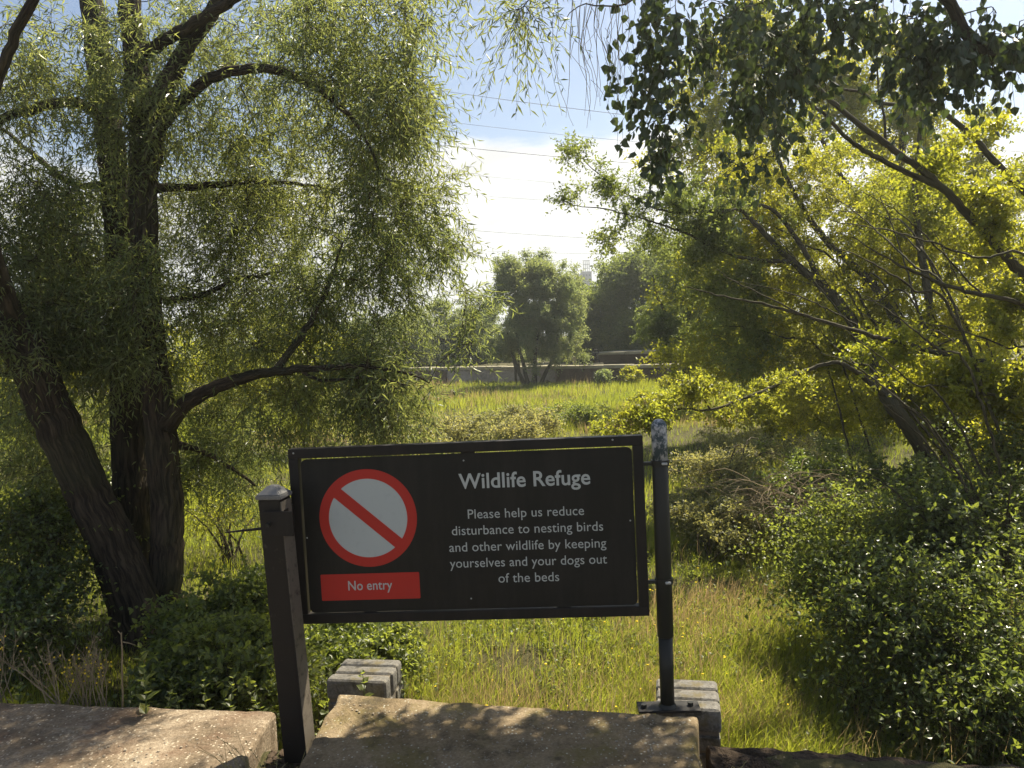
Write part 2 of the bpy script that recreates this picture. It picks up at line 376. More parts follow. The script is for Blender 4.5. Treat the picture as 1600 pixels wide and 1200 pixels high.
# ------------------------------------------------------------------ the ground
BED = -0.85
WA, WB = np.array([-5.6, 42.0]), np.array([5.7, 34.0])
def wall_y(x): return WA[1]+(x-WA[0])*(WB[1]-WA[1])/(WB[0]-WA[0])
def edge_y(x): return np.where(x < -.95, 3.12-(x+1.1)*.157, np.where(x < .72, 3.10-(x+.1)*.20, 2.86-(x-.7)*.22))
def sst(a, b, x): t = np.clip((x-a)/(b-a), 0, 1); return t*t*(3-2*t)
def terrain(x, y):
    x = np.asarray(x, float); y = np.asarray(y, float)
    q = np.stack([x*.5, y*.5, 0*x], -1)
    h = BED+.07*fnoise(q, 3)+.02*vnoise(q*8)
    h = h+.45*sst(-1.0, -3.2, x)*sst(14, 6, y)
    h = h+.40*sst(3.8, 8, x)*sst(26, 14, y)
    e = edge_y(x)
    left = sst(-1.0, -1.6, x)
    k = sst(0, .12, y-e)*(1-left)+left*(.30*sst(0, .1, y-e)+.70*sst(0, 1.2, y-e))
    near = -.10+.012*fnoise(np.stack([x*3, y*3, 0*x], -1), 3)
    near = near+sst(.75, .95, x)*.085
    h = near*(1-k)+h*k
    w = sst(.15, .6, y-wall_y(x)); h = h*(1-w)+w*(-.06+.05*vnoise(q*2))
    return h
def gridmesh():
    xs = np.unique(np.concatenate([-np.geomspace(400, 6, 60), np.linspace(-6, 6, 161), np.geomspace(6, 400, 60)]))
    ys = np.unique(np.concatenate([[-40, -20, -8, -3, 0, 1], np.linspace(1.5, 5, 90), np.linspace(5, 12, 90), np.geomspace(12, 70, 110), np.geomspace(70, 600, 30)]))
    X, Y = np.meshgrid(xs, ys); Z = terrain(X, Y); V = np.stack([X, Y, Z], -1).reshape(-1, 3)
    i = np.arange(len(ys)-1)[:, None]*len(xs); j = np.arange(len(xs)-1)[None, :]
    F = np.stack([i+j, i+j+1, i+len(xs)+j+1, i+len(xs)+j], -1).reshape(-1, 4); mb = MB(); mb.add(V, F); return mb
M['ground'] = ground_mat('earth_and_moss', [(.30, (.030, .026, .014)), (.5, (.065, .060, .022)), (.7, (.12, .095, .05))], 1.3, 45, .8, .03, speck=(70, .22, .9, (.25, .2, .14)))
tag(gridmesh().build('ground', M['ground'], smooth=True), kind='structure')

# ------------------------------------------------------------------ concrete coping and slab
M['coping'] = ground_mat('weathered_aggregate_concrete', [(.38, (.11, .08, .05)), (.5, (.22, .165, .11)), (.62, (.37, .30, .215))], 3.5, 70, 1.0, .008, .45, speck=(75, .30, .80, (.52, .44, .33)))
M['slab'] = ground_mat('mossy_concrete', [(.34, (.095, .068, .032)), (.5, (.21, .155, .09)), (.66, (.34, .265, .17))], 4, 90, 1.0, .008, .45, speck=(70, .24, .84, (.45, .42, .33)))
def slab(name, mt, poly, z0, z1, res=.03, wob=.012, seed=1, bump=.004, kind='structure', parent=None):
    """a thick irregular slab: poly corners counter-clockwise (x,y)"""
    poly = np.array(poly, float); n = len(poly); ring = []
    for i in range(n):
        a, b = poly[i], poly[(i+1) % n]; k = max(2, int(np.linalg.norm(b-a)/res))
        for s in range(k): ring.append(a+(b-a)*s/k)
    ring = np.array(ring); c = ring.mean(0); q = np.column_stack([ring*9, np.full(len(ring), seed*5.5)])
    dirv = nrm(ring-c); ring = ring+dirv*(fnoise(q, 3)*wob)[:, None]
    mb = MB(); K = len(ring); V = [np.column_stack([ring, np.full(K, z0)]), np.column_stack([ring, np.full(K, z1-.02)]), np.column_stack([ring-dirv*.006, np.full(K, z1-.006)])]
    steps = [1-.02/max(.3, np.linalg.norm(ring-c, axis=1).max()), .97, .92, .85, .75, .63, .5, .36, .2, .08]
    for s in steps:
        rr = c+(ring-c)*s; V.append(np.column_stack([rr, z1+bump*fnoise(np.column_stack([rr*14, np.full(K, 3.3)]), 3)]))
    V.append(np.array([[c[0], c[1], z1]])); V = np.concatenate(V)
    m = 3+len(steps); i = np.arange(m-1)[:, None]*K; j = np.arange(K)[None, :]; j2 = (j+1) % K
    mb.add(V, np.stack([i+j, i+j2, i+K+j2, i+K+j], -1).reshape(-1, 4))
    off = (m-1)*K; mb.f[3].append(np.stack([off+np.arange(K), off+(np.arange(K)+1) % K, np.full(K, m*K)], -1))
    o = mb.build(name, mt, parent, smooth=False)
    if kind: o['kind'] = kind
    return o
def patches(m, scale, lo, hi, col, amt, off=0):
    t = m.node_tree; p = [n for n in t.nodes if n.type == 'BSDF_PRINCIPLED'][0]; src = p.inputs['Base Color'].links[0].from_socket
    mp = node(t, 'ShaderNodeMapping', {'Vector': coords(t), 'Location': (off, off*.7, 0)}); n = node(t, 'ShaderNodeTexNoise', {'Vector': mp.outputs[0], 'Scale': scale, 'Detail': 9, 'Roughness': .68})
    f = node(t, 'ShaderNodeMapRange', {0: n.outputs[0], 1: lo, 2: hi, 3: 0, 4: amt}); x = node(t, 'ShaderNodeMix', {0: f.outputs[0], 6: src, 7: c4(col)}, data_type='RGBA'); t.links.new(x.outputs[2], p.inputs['Base Color'])
patches(M['slab'], 4, .5, .62, (.14, .115, .03), .6, 3); patches(M['slab'], 7, .54, .66, (.05, .04, .025), .7, 9); patches(M['slab'], 30, .62, .68, (.34, .31, .24), .8, 5)
patches(M['coping'], 3, .5, .62, (.16, .095, .06), .6, 2); patches(M['coping'], 6, .56, .66, (.08, .06, .04), .6, 7); patches(M['coping'], 5, .6, .7, (.46, .42, .34), .6, 12)
def xy(p): return [p[0], p[1]]
M['soil'] = ground_mat('dark_soil_with_litter', [(.35, (.022, .015, .010)), (.5, (.055, .038, .024)), (.66, (.12, .085, .055))], 9, 70, 1.0, .012, .6)
sl0 = G(1104, 1163, -.03); sl1 = G(1620, 1199, -.03)
slab('soil', M['soil'], [xy(sl0), [.66, 1.7], [4.0, 1.7], [4.0, float(sl1[1])-.5], xy(sl1)], -.40, -.03, seed=7, wob=.02, bump=.012)
a0 = G(0, 1097, 0); a1 = G(430, 1112, 0)
dv = (a1-a0)/np.linalg.norm(a1-a0)
slab('pavement', M['coping'], [xy(a0-dv*3.0), [a0[0]-2.6, 1.7], [-1.02, 1.7], [-1.10, 2.8], xy(a1)], -.30, 0, seed=1)
s0 = G(528, 1084, .05); s1 = G(1090, 1119, .05); s2 = G(466, 1199, .05); s3 = G(1096, 1200, .05)
slab('concrete_platform', M['slab'], [xy(s0), xy(s0+(s2-s0)*.5), xy(s2), xy(s2+(s2-s0)*1.6), xy(s3+(s3-s1)*2.2), xy(s1)], -.30, .05, seed=2, bump=.006)

# ------------------------------------------------------------------ brick piers (bull-nosed engineering bricks)
M['brick'] = ground_mat('blue_grey_engineering_brick', [(.35, (.075, .07, .06)), (.5, (.15, .14, .125)), (.65, (.25, .235, .205))], 14, 90, .5, .004, .5)
M['mortar'] = ground_mat('grey_mortar', [(.3, (.12, .10, .075)), (.7, (.22, .19, .15))], 12, 120, .6, .004, .5)
patches(M['brick'], 8, .5, .62, (.13, .105, .05), .75, 4); patches(M['brick'], 16, .55, .64, (.05, .045, .035), .8, 8)
def pier(loc, ang, label, nrow, bl, bw, bh, courses, seed, lengths=None):
    t = thing('brick_pier', (loc[0], loc[1], BED), label, 'brick pier')
    R = Matrix.Rotation(ang, 3, 'Z'); r = rng(seed); lx = bl; ly = nrow*bw
    def wp(x, y, z): v = R @ Vector((x, y, z)); return np.array([loc[0]+v.x, loc[1]+v.y, z])
    ztop = loc[2]
    box('mortar', M['mortar'], t, wp(0, ly/2, (BED-.1+ztop-.012)/2), (lx-.02, ly-.02, ztop-.012-BED+.1), R, .002)
    for k in range(nrow):                               # top row laid on edge
        box('brick', M['brick'], t, wp(r.uniform(-.004, .004), bw*(k+.5), ztop-bh/2+r.uniform(-.003, .002)), (lx, bw-.009, bh), R, .022, 3, noise=.0018)
    z = ztop-bh-.011
    for c in range(courses):
        off = (c % 2)*.5
        for k in range(-1, nrow*2):
            for s in (-1, 1):
                pass
        h = .065
        for s in (0, 1):                                # stretchers on both long faces
            w = lx/2-.006
            for e in (0, 1):
                cx = (-lx/4 if s == 0 else lx/4); cyy = .05 if e == 0 else ly-.05
                box('brick', M['brick'], t, wp(cx, cyy, z-h/2), (w, .10, h), R, .006, 1, noise=.001)
            cx = -lx/2+.05 if s == 0 else lx/2-.05
            if ly > .26: box('brick', M['brick'], t, wp(cx, ly/2, z-h/2), (.10, ly-.215, h), R, .006, 1, noise=.001)
        z -= h+.011
    return t
pier((-.80, 3.54, .0), math.radians(-10), 'low pier of bull-nosed blue-grey bricks beside the square post, ivy leaf in front', 3, .30, .085, .105, 5, 3)
pier((.675, 3.13, .0), math.radians(-12), 'low pier of weathered grey bricks behind the round post', 3, .27, .098, .105, 5, 4)

# ------------------------------------------------------------------ sign
M['frame'] = paint_mat('black_painted_steel', (.010, .008, .007), (.08, .05, .03), 28, .66, .74, .5)
M['panel'] = paint_mat('matt_black_panel', (.010, .009, .007), (.022, .020, .016), 60, .6, .8, .5, .02)
def dusty(m, amt, col):
    t = m.node_tree; p = [n for n in t.nodes if n.type == 'BSDF_PRINCIPLED'][0]; src = p.inputs['Base Color'].links[0].from_socket
    c = coords(t); mp = node(t, 'ShaderNodeMapping', {'Vector': c, 'Scale': (9, 9, 1.6)}); n = node(t, 'ShaderNodeTexNoise', {'Vector': mp.outputs[0], 'Scale': 1.0, 'Detail': 9, 'Roughness': .75})
    f = node(t, 'ShaderNodeMapRange', {0: n.outputs[0], 1: .45, 2: .75, 3: 0, 4: amt}); x = node(t, 'ShaderNodeMix', {0: f.outputs[0], 6: src, 7: c4(col)}, data_type='RGBA'); t.links.new(x.outputs[2], p.inputs['Base Color'])
dusty(M['panel'], .28, (.05, .042, .034)); dusty(M['frame'], .4, (.05, .036, .026))
M['red'] = paint_mat('red_print', (.44, .028, .018), (.36, .04, .03), 40, .6, .8, .5, 0)
M['pale'] = paint_mat('pale_grey_print', (.44, .47, .455), (.38, .40, .39), 30, .55, .8, .5, 0)
M['letter'] = paint_mat('white_lettering', (.44, .46, .44), (.38, .39, .37), 40, .6, .8, .5, 0)
M['zinc'] = paint_mat('zinc_screw', (.45, .45, .42), (.3, .28, .25), 60, .5, .7, .4)
SGK = .962
def sp(x, y, z): return CAM+(np.array([x, y, z])-CAM)*SGK
TL = sp(-.966, 3.257, 1.1525); TR = sp(.529, 3.155, 1.161); BL = sp(-.965, 3.252, .3925); BR = sp(.531, 3.15, .400)
SU = nrm(TR-TL); SV = nrm(BL-TL); SU = nrm(SU); SV = nrm(SV-SU*np.dot(SU, SV)); SN = np.cross(SU, SV)
if SN[1] > 0: SN = -SN                                  # towards the camera
SW = np.linalg.norm(TR-TL); SH = np.linalg.norm(BL-TL)
def suv(px, py):
    d = ray(px, py); t = np.dot(TL-CAM, SN)/np.dot(d, SN); q = CAM+d*t-TL; return np.dot(q, SU), np.dot(q, SV)
def s3d(u, v, n=0): return TL+SU*u+SV*v+SN*n
sbase = s3d(SW/2, SH, 0)
sign = thing('information_sign', sbase, 'black Wildlife Refuge sign with a red no-entry symbol, framed between two posts', 'sign')
SR = Matrix((SU, -SN, -SV)).transposed()                # columns: local x, y(back), z(up)
fw = .040
def sbar(name, u0, v0, u1, v1, n0, n1, m, bev=.003, par=None):
    c = s3d((u0+u1)/2, (v0+v1)/2, (n0+n1)/2); return box(name, m, par or sign, c, (abs(u1-u0), abs(n1-n0), abs(v1-v0)), SR, bev)
sbar('frame_bar', 0, 0, SW, fw, -.040, .006, M['frame']); sbar('frame_bar', 0, SH-fw, SW, SH, -.040, .006, M['frame'])
sbar('frame_bar', 0, fw+.0005, fw, SH-fw-.0005, -.039, .005, M['frame']); sbar('frame_bar', SW-fw, fw+.0005, SW, SH-fw-.0005, -.039, .005, M['frame'])
def sheet(name, outline, n0, n1, m, par, holes=None):   # extruded outline in sign coordinates
    K = len(outline); mb = MB(); A = np.array([s3d(u, v, n1) for u, v in outline]); B = np.array([s3d(u, v, n0) for u, v in outline])
    mb.addf(np.concatenate([A, B]), [list(range(K)), list(range(2*K-1, K-1, -1))]+[[i, K+i, K+(i+1) % K, (i+1) % K] for i in range(K)])
    o = mb.build(name, m, par, origin=s3d(np.mean([u for u, v in outline]), np.mean([v for u, v in outline]), n0))
    bm = bmesh.new(); bm.from_mesh(o.data); bmesh.ops.recalc_face_normals(bm, faces=bm.faces); bm.to_mesh(o.data); bm.free(); return o
def rrect(u0, v0, u1, v1, rad, k=6):
    o = []
    for cx, cy_, a in ((u1-rad, v0+rad, -90), (u1-rad, v1-rad, 0), (u0+rad, v1-rad, 90), (u0+rad, v0+rad, 180)):
        for i in range(k+1):
            t = math.radians(a+90*i/k); o.append((cx+rad*math.cos(t), cy_+rad*math.sin(t)))
    return o
pu0, pv0 = fw+.007, fw+.006; pu1, pv1 = SW-fw-.004, SH-fw-.003
panel = sheet('panel', rrect(pu0, pv0, pu1, pv1, .022), -.012, -.006, M['panel'], sign)
for uu in (.55, .63, 1.1): pass
for (uc, vc) in ((suv(730, 705)[0], fw+.002), (.30, SH-fw-.001), (1.1, SH-fw-.001)):
    sbar('mounting_tab', uc-.028, vc-.006, uc+.028, vc+.012, -.018, -.0125, M['frame'], .001)
# prohibition symbol
cu, cv = suv(574.5, 810); ro = (suv(651, 810)[0]-suv(498.5, 810)[0])/2; ri = ro*.805
def ring_sheet(name, r0, r1, n0, n1, m, par, K=96):
    mb = MB(); th = np.arange(K)/K*2*np.pi
    rows = [np.array([s3d(cu+rr*math.cos(t), cv+rr*math.sin(t), nn_) for t in th]) for rr, nn_ in ((r0, n1), (r1, n1), (r1, n0), (r0, n0))]
    F = []
    for a in range(4):
        b = (a+1) % 4
        for j in range(K): F.append([a*K+j, a*K+(j+1) % K, b*K+(j+1) % K, b*K+j])
    mb.add(np.concatenate(rows), np.array(F)); return mb.build(name, m, par, origin=s3d(cu, cv, n0))
disc = sheet('symbol_disc', [(cu+ri*1.03*math.cos(t), cv+ri*1.03*math.sin(t)) for t in np.arange(72)/72*2*np.pi], -.0058, -.0053, M['pale'], panel)
ring_sheet('prohibition_ring', ri, ro, -.0057, -.0045, M['red'], panel)
an = math.radians(41.5); hw = ro*.116; ca, sa = math.cos(an), math.sin(an); lr = ri*1.01
sheet('prohibition_bar', [(cu+ca*lr*a-sa*hw*b, cv+sa*lr*a+ca*hw*b) for a, b in ((-1, -1), (1, -1), (1, 1), (-1, 1))], -.0052, -.0048, M['red'], panel)
q0 = suv(501, 900); q1 = suv(655, 893); q2 = suv(502, 941); q3 = suv(656, 934)
ru0, ru1 = (q0[0]+q2[0])/2, (q1[0]+q3[0])/2; rv0, rv1 = (q0[1]+q1[1])/2, (q2[1]+q3[1])/2
sheet('no_entry_plate', rrect(ru0, rv0, ru1, rv1, .004, 3), -.0058, -.0048, M['red'], panel)
def text(name, s, pl, pr, base_l, asc_px, bold, par, nz):
    """lettering fitted between two pixels-measured ends, on the panel plane"""
    cu_ = bpy.data.curves.new(name, 'FONT'); cu_.body = s; cu_.size = 1; cu_.offset = bold; cu_.extrude = .004; cu_.resolution_u = 4
    cu_.space_character = 1.02
    tmp = bpy.data.objects.new(name, cu_); COL.objects.link(tmp)
    dg = bpy.context.evaluated_depsgraph_get(); me = bpy.data.meshes.new_from_object(tmp.evaluated_get(dg))
    bpy.data.objects.remove(tmp); n = len(me.vertices); v = np.zeros(n*3); me.vertices.foreach_get('co', v); v = v.reshape(-1, 3)
    ua = suv(pl, base_l)[0]; ub = suv(pr, base_l)[0]; vb = suv(pl, base_l)[1]
    kx = (ub-ua)/(v[:, 0].max()-v[:, 0].min()); asc = .74; ky = (asc_px*3.15/FPX)/asc
    X = ua+(v[:, 0]-v[:, 0].min())*kx; Y = vb-v[:, 1]*ky
    o3 = s3d((ua+ub)/2, vb, nz); Wd = TL+SU*X[:, None]+SV*Y[:, None]+SN*(nz+v[:, 2]*.08)[:, None]-o3
    me.vertices.foreach_set('co', Wd.ravel()); me.update(); me.materials.clear(); me.materials.append(M['letter'])
    o = bpy.data.objects.new(name, me); COL.objects.link(o); o.parent = par; o.location = Vector(o3)-parent_world(par); o['kind'] = 'stuff'; return o
text('lettering', 'Wildlife Refuge', 717, 923, 764, 24.5, .016, panel, -.0056)
text('lettering', 'Please help us reduce', 731, 913, 811, 15.5, .000, panel, -.0056)
text('lettering', 'disturbance to nesting birds', 706, 943, 837, 15.5, .000, panel, -.0056)
text('lettering', 'and other wildlife by keeping', 702, 948, 863, 15.5, .000, panel, -.0056)
text('lettering', 'yourselves and your dogs out', 703, 949, 888, 15.5, .000, panel, -.0056)
text('lettering', 'of the beds', 779, 874, 911, 15.5, .000, panel, -.0056)
text('lettering', 'No entry', 544, 613, 923, 16, .008, panel, -.0047)
def screw(par, u, v, n, r=.0045):
    mb = MB(); prof = [(0.0, .0022), (.6, .002), (1, .0)]
    th = np.arange(10)/10*2*np.pi
    rows = [np.array([s3d(u+math.cos(t)*r*a, v+math.sin(t)*r*a, n+h) for t in th]) for a, h in ((1, 0), (.75, .0018), (.2, .0026))]
    F = [[a*10+j, a*10+(j+1) % 10, (a+1)*10+(j+1) % 10, (a+1)*10+j] for a in range(2) for j in range(10)]
    mb.add(np.concatenate(rows), np.array(F)); mb.poly.append([20+j for j in range(10)]); mb.build('screw', M['zinc'], par, origin=s3d(u, v, n))
for (px, py) in ((724, 720), (479, 841), (985, 814), (736, 936)): screw(panel, *suv(px, py), -.006, .0035)
for (px, py) in ((459, 708), (957, 687)): screw(sign, *suv(px, py), .006, .004)

# ------------------------------------------------------------------ posts
M['pipe'] = paint_mat('black_painted_pipe', (.022, .022, .018), (.20, .16, .12), 34, .66, .72, .4)
M['post'] = paint_mat('dark_brown_painted_timber', (.014, .011, .009), (.07, .055, .045), 22, .62, .72, .5)
M['bare'] = paint_mat('worn_sunlit_paint', (.13, .11, .085), (.05, .04, .03), 24, .5, .65, .7)  # paler tone for the post's right side: wear plus painted sunlight
M['cap'] = paint_mat('lead_grey_cap', (.16, .155, .15), (.25, .24, .22), 26, .5, .7, .45)
lb = G(438, 1146, -.02); lt_y = 3.0
pf = np.array([-.978, 2.985, -.08])                    # front left foot of the square post
lean = np.array([-.034, -.01, 1.0])                     # leans a little to the left
post = thing('square_post', pf+np.array([.05, .05, 0]), 'dark square post with a grey pyramid cap holding the left end of the sign', 'post')
def prism(name, m, par, base, w, d, z0, z1, lean, inset=0):
    V = []
    for z, s in ((z0, 0), (z1, inset)):
        for x, y in ((s, s), (w-s, s), (w-s, d-s), (s, d-s)):
            V.append(base+np.array([x, y, 0])+lean*z)
    mb = MB(); mb.addf(V, [[3, 2, 1, 0], [4, 5, 6, 7], [0, 1, 5, 4], [1, 2, 6, 5], [2, 3, 7, 6], [3, 0, 4, 7]])
    o = mb.build(name, m, par, origin=base+lean*z0)
    bm = bmesh.new(); bm.from_mesh(o.data); bmesh.ops.bevel(bm, geom=bm.edges[:], offset=.003, segments=2, affect='EDGES'); bm.to_mesh(o.data); bm.free(); return o
LW = .096
PR = Matrix.Rotation(math.radians(-9), 3, 'Z')
def prism_rot(name, m, w0, w1, z0, z1, sh=0):
    V = []
    for z, w in ((z0, w0), (z1, w1)):
        for x, y in ((-1, -1), (1, -1), (1, 1), (-1, 1)):
            v = PR @ Vector((x*w/2, y*w/2, 0)); V.append(np.array([pf[0]+LW/2+v.x+lean[0]*z, pf[1]+LW/2+v.y+lean[1]*z, z]))
    mb = MB(); mb.addf(V, [[3, 2, 1, 0], [4, 5, 6, 7], [0, 1, 5, 4], [1, 2, 6, 5], [2, 3, 7, 6], [3, 0, 4, 7]])
    o = mb.build(name, m, post, origin=[pf[0]+LW/2, pf[1]+LW/2, z0])
    bm = bmesh.new(); bm.from_mesh(o.data); bmesh.ops.bevel(bm, geom=bm.edges[:], offset=.0025, segments=2, affect='EDGES'); bm.to_mesh(o.data); bm.free(); return o
prism_rot('post_shaft', M['post'], LW, LW-.004, -.08, .995)
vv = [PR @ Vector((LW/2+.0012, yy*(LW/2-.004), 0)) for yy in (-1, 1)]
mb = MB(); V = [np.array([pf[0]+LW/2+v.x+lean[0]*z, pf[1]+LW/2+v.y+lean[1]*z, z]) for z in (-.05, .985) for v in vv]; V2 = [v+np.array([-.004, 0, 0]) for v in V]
mb.addf(V+V2, [[0, 1, 3, 2], [4, 6, 7, 5], [0, 2, 6, 4], [1, 5, 7, 3], [0, 4, 5, 1], [2, 3, 7, 6]]); mb.build('worn_sunlit_side', M['bare'], post, origin=V[0])  # thin skin over the right face, sunlight put into its lighter colour
prism_rot('post_cap', M['cap'], LW+.010, LW+.010, .9955, 1.012)
prism_rot('cap_point', M['cap'], LW+.006, .03, 1.0125, 1.045)
for (px, py, nm) in (): pass
bc = P(434, 819, 2.955)
box('bracket', M['frame'], post, (bc[0], 2.962, bc[2]), (.125, .008, .098), PR, .002)
box('bracket', M['frame'], post, (TL[0]+.012, 3.045, bc[2]), (.012, .11, .095), None, .002)
mb = MB(); bq = P(419, 820, 2.955); tube(mb, [bq+np.array([0, .010, 0]), bq+np.array([0, -.010, 0])], .008, 6); mb.build('bolt', M['pipe'], post, origin=bq)
e = P(352, 832, 3.03); b2 = P(408, 826, 3.03); mb = MB(); tube(mb, [b2+np.array([.03, 0, 0]), b2, (b2+e)/2, e], [.006, .006, .005, .003], 8); mb.build('latch_rod', M['frame'], post, origin=b2)

M['pipe_worn'] = paint_mat('worn_grey_blue_paint', (.045, .065, .075), (.42, .42, .43), 26, .46, .56, .4, .3)
rx, ry = .577, 3.045
rp = thing('round_post', (rx, ry, .05), 'round dark post with a worn pale domed top, right of the sign', 'post')
def vtube(name, m, par, zr, x=rx, y=ry, sides=28, leanx=-.0):
    mb = MB(); tube(mb, [(x+leanx*z, y, z) for z, r in zr], [r for z, r in zr], sides)
    # squashed rings need no lean
    return mb.build(name, m, par, smooth=False if len(zr) < 3 else True, origin=(x, y, zr[0][0]))
vtube('lower_tube', M['pipe'], rp, [(.058, .0285), (.20, .0285), (.352, .0285)])
vtube('sleeve', M['pipe'], rp, [(.352, .030), (.355, .0325), (.7, .0322), (1.052, .0320), (1.055, .0305)])
vtube('collar', M['pipe_worn'], rp, [(1.055, .031), (1.057, .0330), (1.061, .0330), (1.063, .031)])
vtube('domed_top', M['pipe_worn'], rp, [(1.063, .0310), (1.15, .0312), (1.205, .0312)]+[(1.205+.034*math.sin(a), .0312*math.cos(a)+.0004) for a in np.linspace(.15, math.pi/2, 9)])
pb = box('base_plate', M['frame'], rp, (rx+.003, ry+.0, .0555), (.25, .085, .011), Matrix.Rotation(math.radians(-3), 3, 'Z'), .002)
for s in (-.098, .092):
    mb = MB(); tube(mb, [(rx+s, ry-.004, .061), (rx+s, ry-.004, .075)], .012, 6); mb.build('bolt', M['pipe'], rp, origin=(rx+s, ry-.004, .061))
mb = MB(); tube(mb, [(rx, ry, .0575), (rx, ry, .075)], [.040, .0295], 24); mb.build('weld', M['pipe'], rp, origin=(rx, ry, .058))
for (py, nm) in ((725, 0), (910, 0)):
    c = s3d(SW, suv(1005, py)[1], 0); z = c[2]
    box('hinge_arm', M['pipe'], rp, ((c[0]+rx)/2+.002, (c[1]+ry)/2, z), (rx-c[0]+.01, .018, .014), None, .002)
    mb = MB(); tube(mb, [(rx, ry, z-.012), (rx, ry, z+.012)], .0365, 24); mb.build('hinge_band', M['pipe'], rp, origin=(rx, ry, z))
    box('hinge_bolt', M['zinc'], rp, (rx+.01, ry-.040, z+.002), (.022, .012, .009), None, .003)

# ------------------------------------------------------------------ the air
hb = MB(); V = np.array([(x, y, z) for x in (-430, 430) for y in (-45, 640) for z in (-2.2, 42)], float)
hb.addf(V, [[0, 1, 3, 2], [4, 6, 7, 5], [0, 4, 5, 1], [2, 3, 7, 6], [0, 2, 6, 4], [1, 5, 7, 3]])
hm, ht, ho = mat('summer_haze'); pv = node(ht, 'ShaderNodeVolumePrincipled', {'Color': (.94, .98, .97, 1), 'Density': .0014, 'Anisotropy': .55}); ht.links.new(pv.outputs[0], ho.inputs['Volume'])
tag(hb.build('haze', hm), 'thin bright summer haze filling the air', kind='stuff')

# ------------------------------------------------------------------ far wall, upper ledge, sluice
M['farwall'] = ground_mat('stained_render', [(.35, (.14, .12, .10)), (.5, (.27, .24, .21)), (.65, (.36, .33, .29))], .6, 9, .4, .03, .5)
M['farstone'] = ground_mat('dark_brown_brickwork', [(.35, (.05, .037, .024)), (.65, (.14, .10, .066))], 1.2, 14, .6, .03, .5)  # darker and browner than the rendered stretch of wall
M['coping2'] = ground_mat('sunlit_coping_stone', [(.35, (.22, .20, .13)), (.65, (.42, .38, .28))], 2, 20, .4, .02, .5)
def wallpt(x, off=0): 
    n = nrm(np.array([-(WB-WA)[1], (WB-WA)[0]])); p = np.array([x, wall_y(x)]); return p+n*off
def run(name, m, par, x0, x1, o0, o1, z0, z1, bev=.01):
    a, b = wallpt(x0), wallpt(x1); ang = math.atan2(b[1]-a[1], b[0]-a[0]); ln = np.linalg.norm(b-a)
    c = (a+b)/2+np.array([-math.sin(ang), math.cos(ang)])*(o0+o1)/2
    return box(name, m, par, (c[0], c[1], (z0+z1)/2), (ln, o1-o0, z1-z0), Matrix.Rotation(ang, 3, 'Z'), bev)
wt = thing('retaining_wall', (wallpt(0)[0], wallpt(0)[1], BED), 'long low concrete retaining wall along the far side of the meadow', 'wall')
xs = [-24, -15.0, -10.5, -7.0, -4.3, 2.1, 7.4, 14, 22]
for i in range(len(xs)-1):
    m = M['farwall'] if i == 4 else M['farstone']
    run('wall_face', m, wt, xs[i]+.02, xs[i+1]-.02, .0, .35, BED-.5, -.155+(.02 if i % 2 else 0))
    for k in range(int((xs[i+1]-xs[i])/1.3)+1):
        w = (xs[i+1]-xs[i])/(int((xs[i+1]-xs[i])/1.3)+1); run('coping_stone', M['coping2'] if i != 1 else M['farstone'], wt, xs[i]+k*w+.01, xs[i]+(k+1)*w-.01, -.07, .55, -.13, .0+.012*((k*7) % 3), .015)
for x in (-6.9, -3.9): run('buttress', M['farstone'], wt, x-.12, x+.5, -.12, 0, BED-.3, -.14)
lt = thing('raised_ledge', (wallpt(6)[0], wallpt(6)[1]+3, 0), 'raised concrete ledge with a sunlit top behind the far wall', 'ledge')
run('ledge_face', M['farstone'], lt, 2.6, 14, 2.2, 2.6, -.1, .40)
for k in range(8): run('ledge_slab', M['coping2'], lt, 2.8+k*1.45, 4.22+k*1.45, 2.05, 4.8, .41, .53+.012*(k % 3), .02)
sx, sy, sz = 3.95, 36.1, .02
sl_ = thing('sluice_winch', (sx, sy, sz), 'small black cast-iron sluice winch standing on the far wall', 'winch')
M['iron'] = paint_mat('black_iron', (.012, .012, .012), (.03, .025, .02), 20)
for s in (-1, 1):
    mb = MB(); tube(mb, [(sx+s*.22, sy, sz), (sx+s*.15, sy, sz+.28), (sx+s*.08, sy, sz+.45)], [.045, .035, .04], 6); mb.build('frame_leg', M['iron'], sl_, origin=(sx, sy, sz))
box('cross_bar', M['iron'], sl_, (sx, sy, sz+.22), (.36, .05, .05)); box('head', M['iron'], sl_, (sx, sy, sz+.50), (.26, .16, .10))
mb = MB(); tube(mb, [(sx, sy, sz), (sx, sy, sz+.72)], .03, 8); mb.build('spindle', M['iron'], sl_, origin=(sx, sy, sz))
mb = MB(); a = np.linspace(0, 2*np.pi, 17); tube(mb, [(sx+.16*math.cos(t), sy-.10+0*t, sz+.56+.13*math.sin(t)) for t in a], .018, 5); mb.build('hand_wheel', M['iron'], sl_, origin=(sx, sy, sz+.56))
box('plinth', M['coping2'], sl_, (sx, sy, sz+.03), (.75, .35, .05))
q = P(898, 567, 37.0)
pm = box('marker_post', M['coping2'], None, (q[0], q[1]+.2, .18), (.16, .14, .42), None, .02); tag(pm, 'short pale marker post on the far wall beside the winch', 'post')

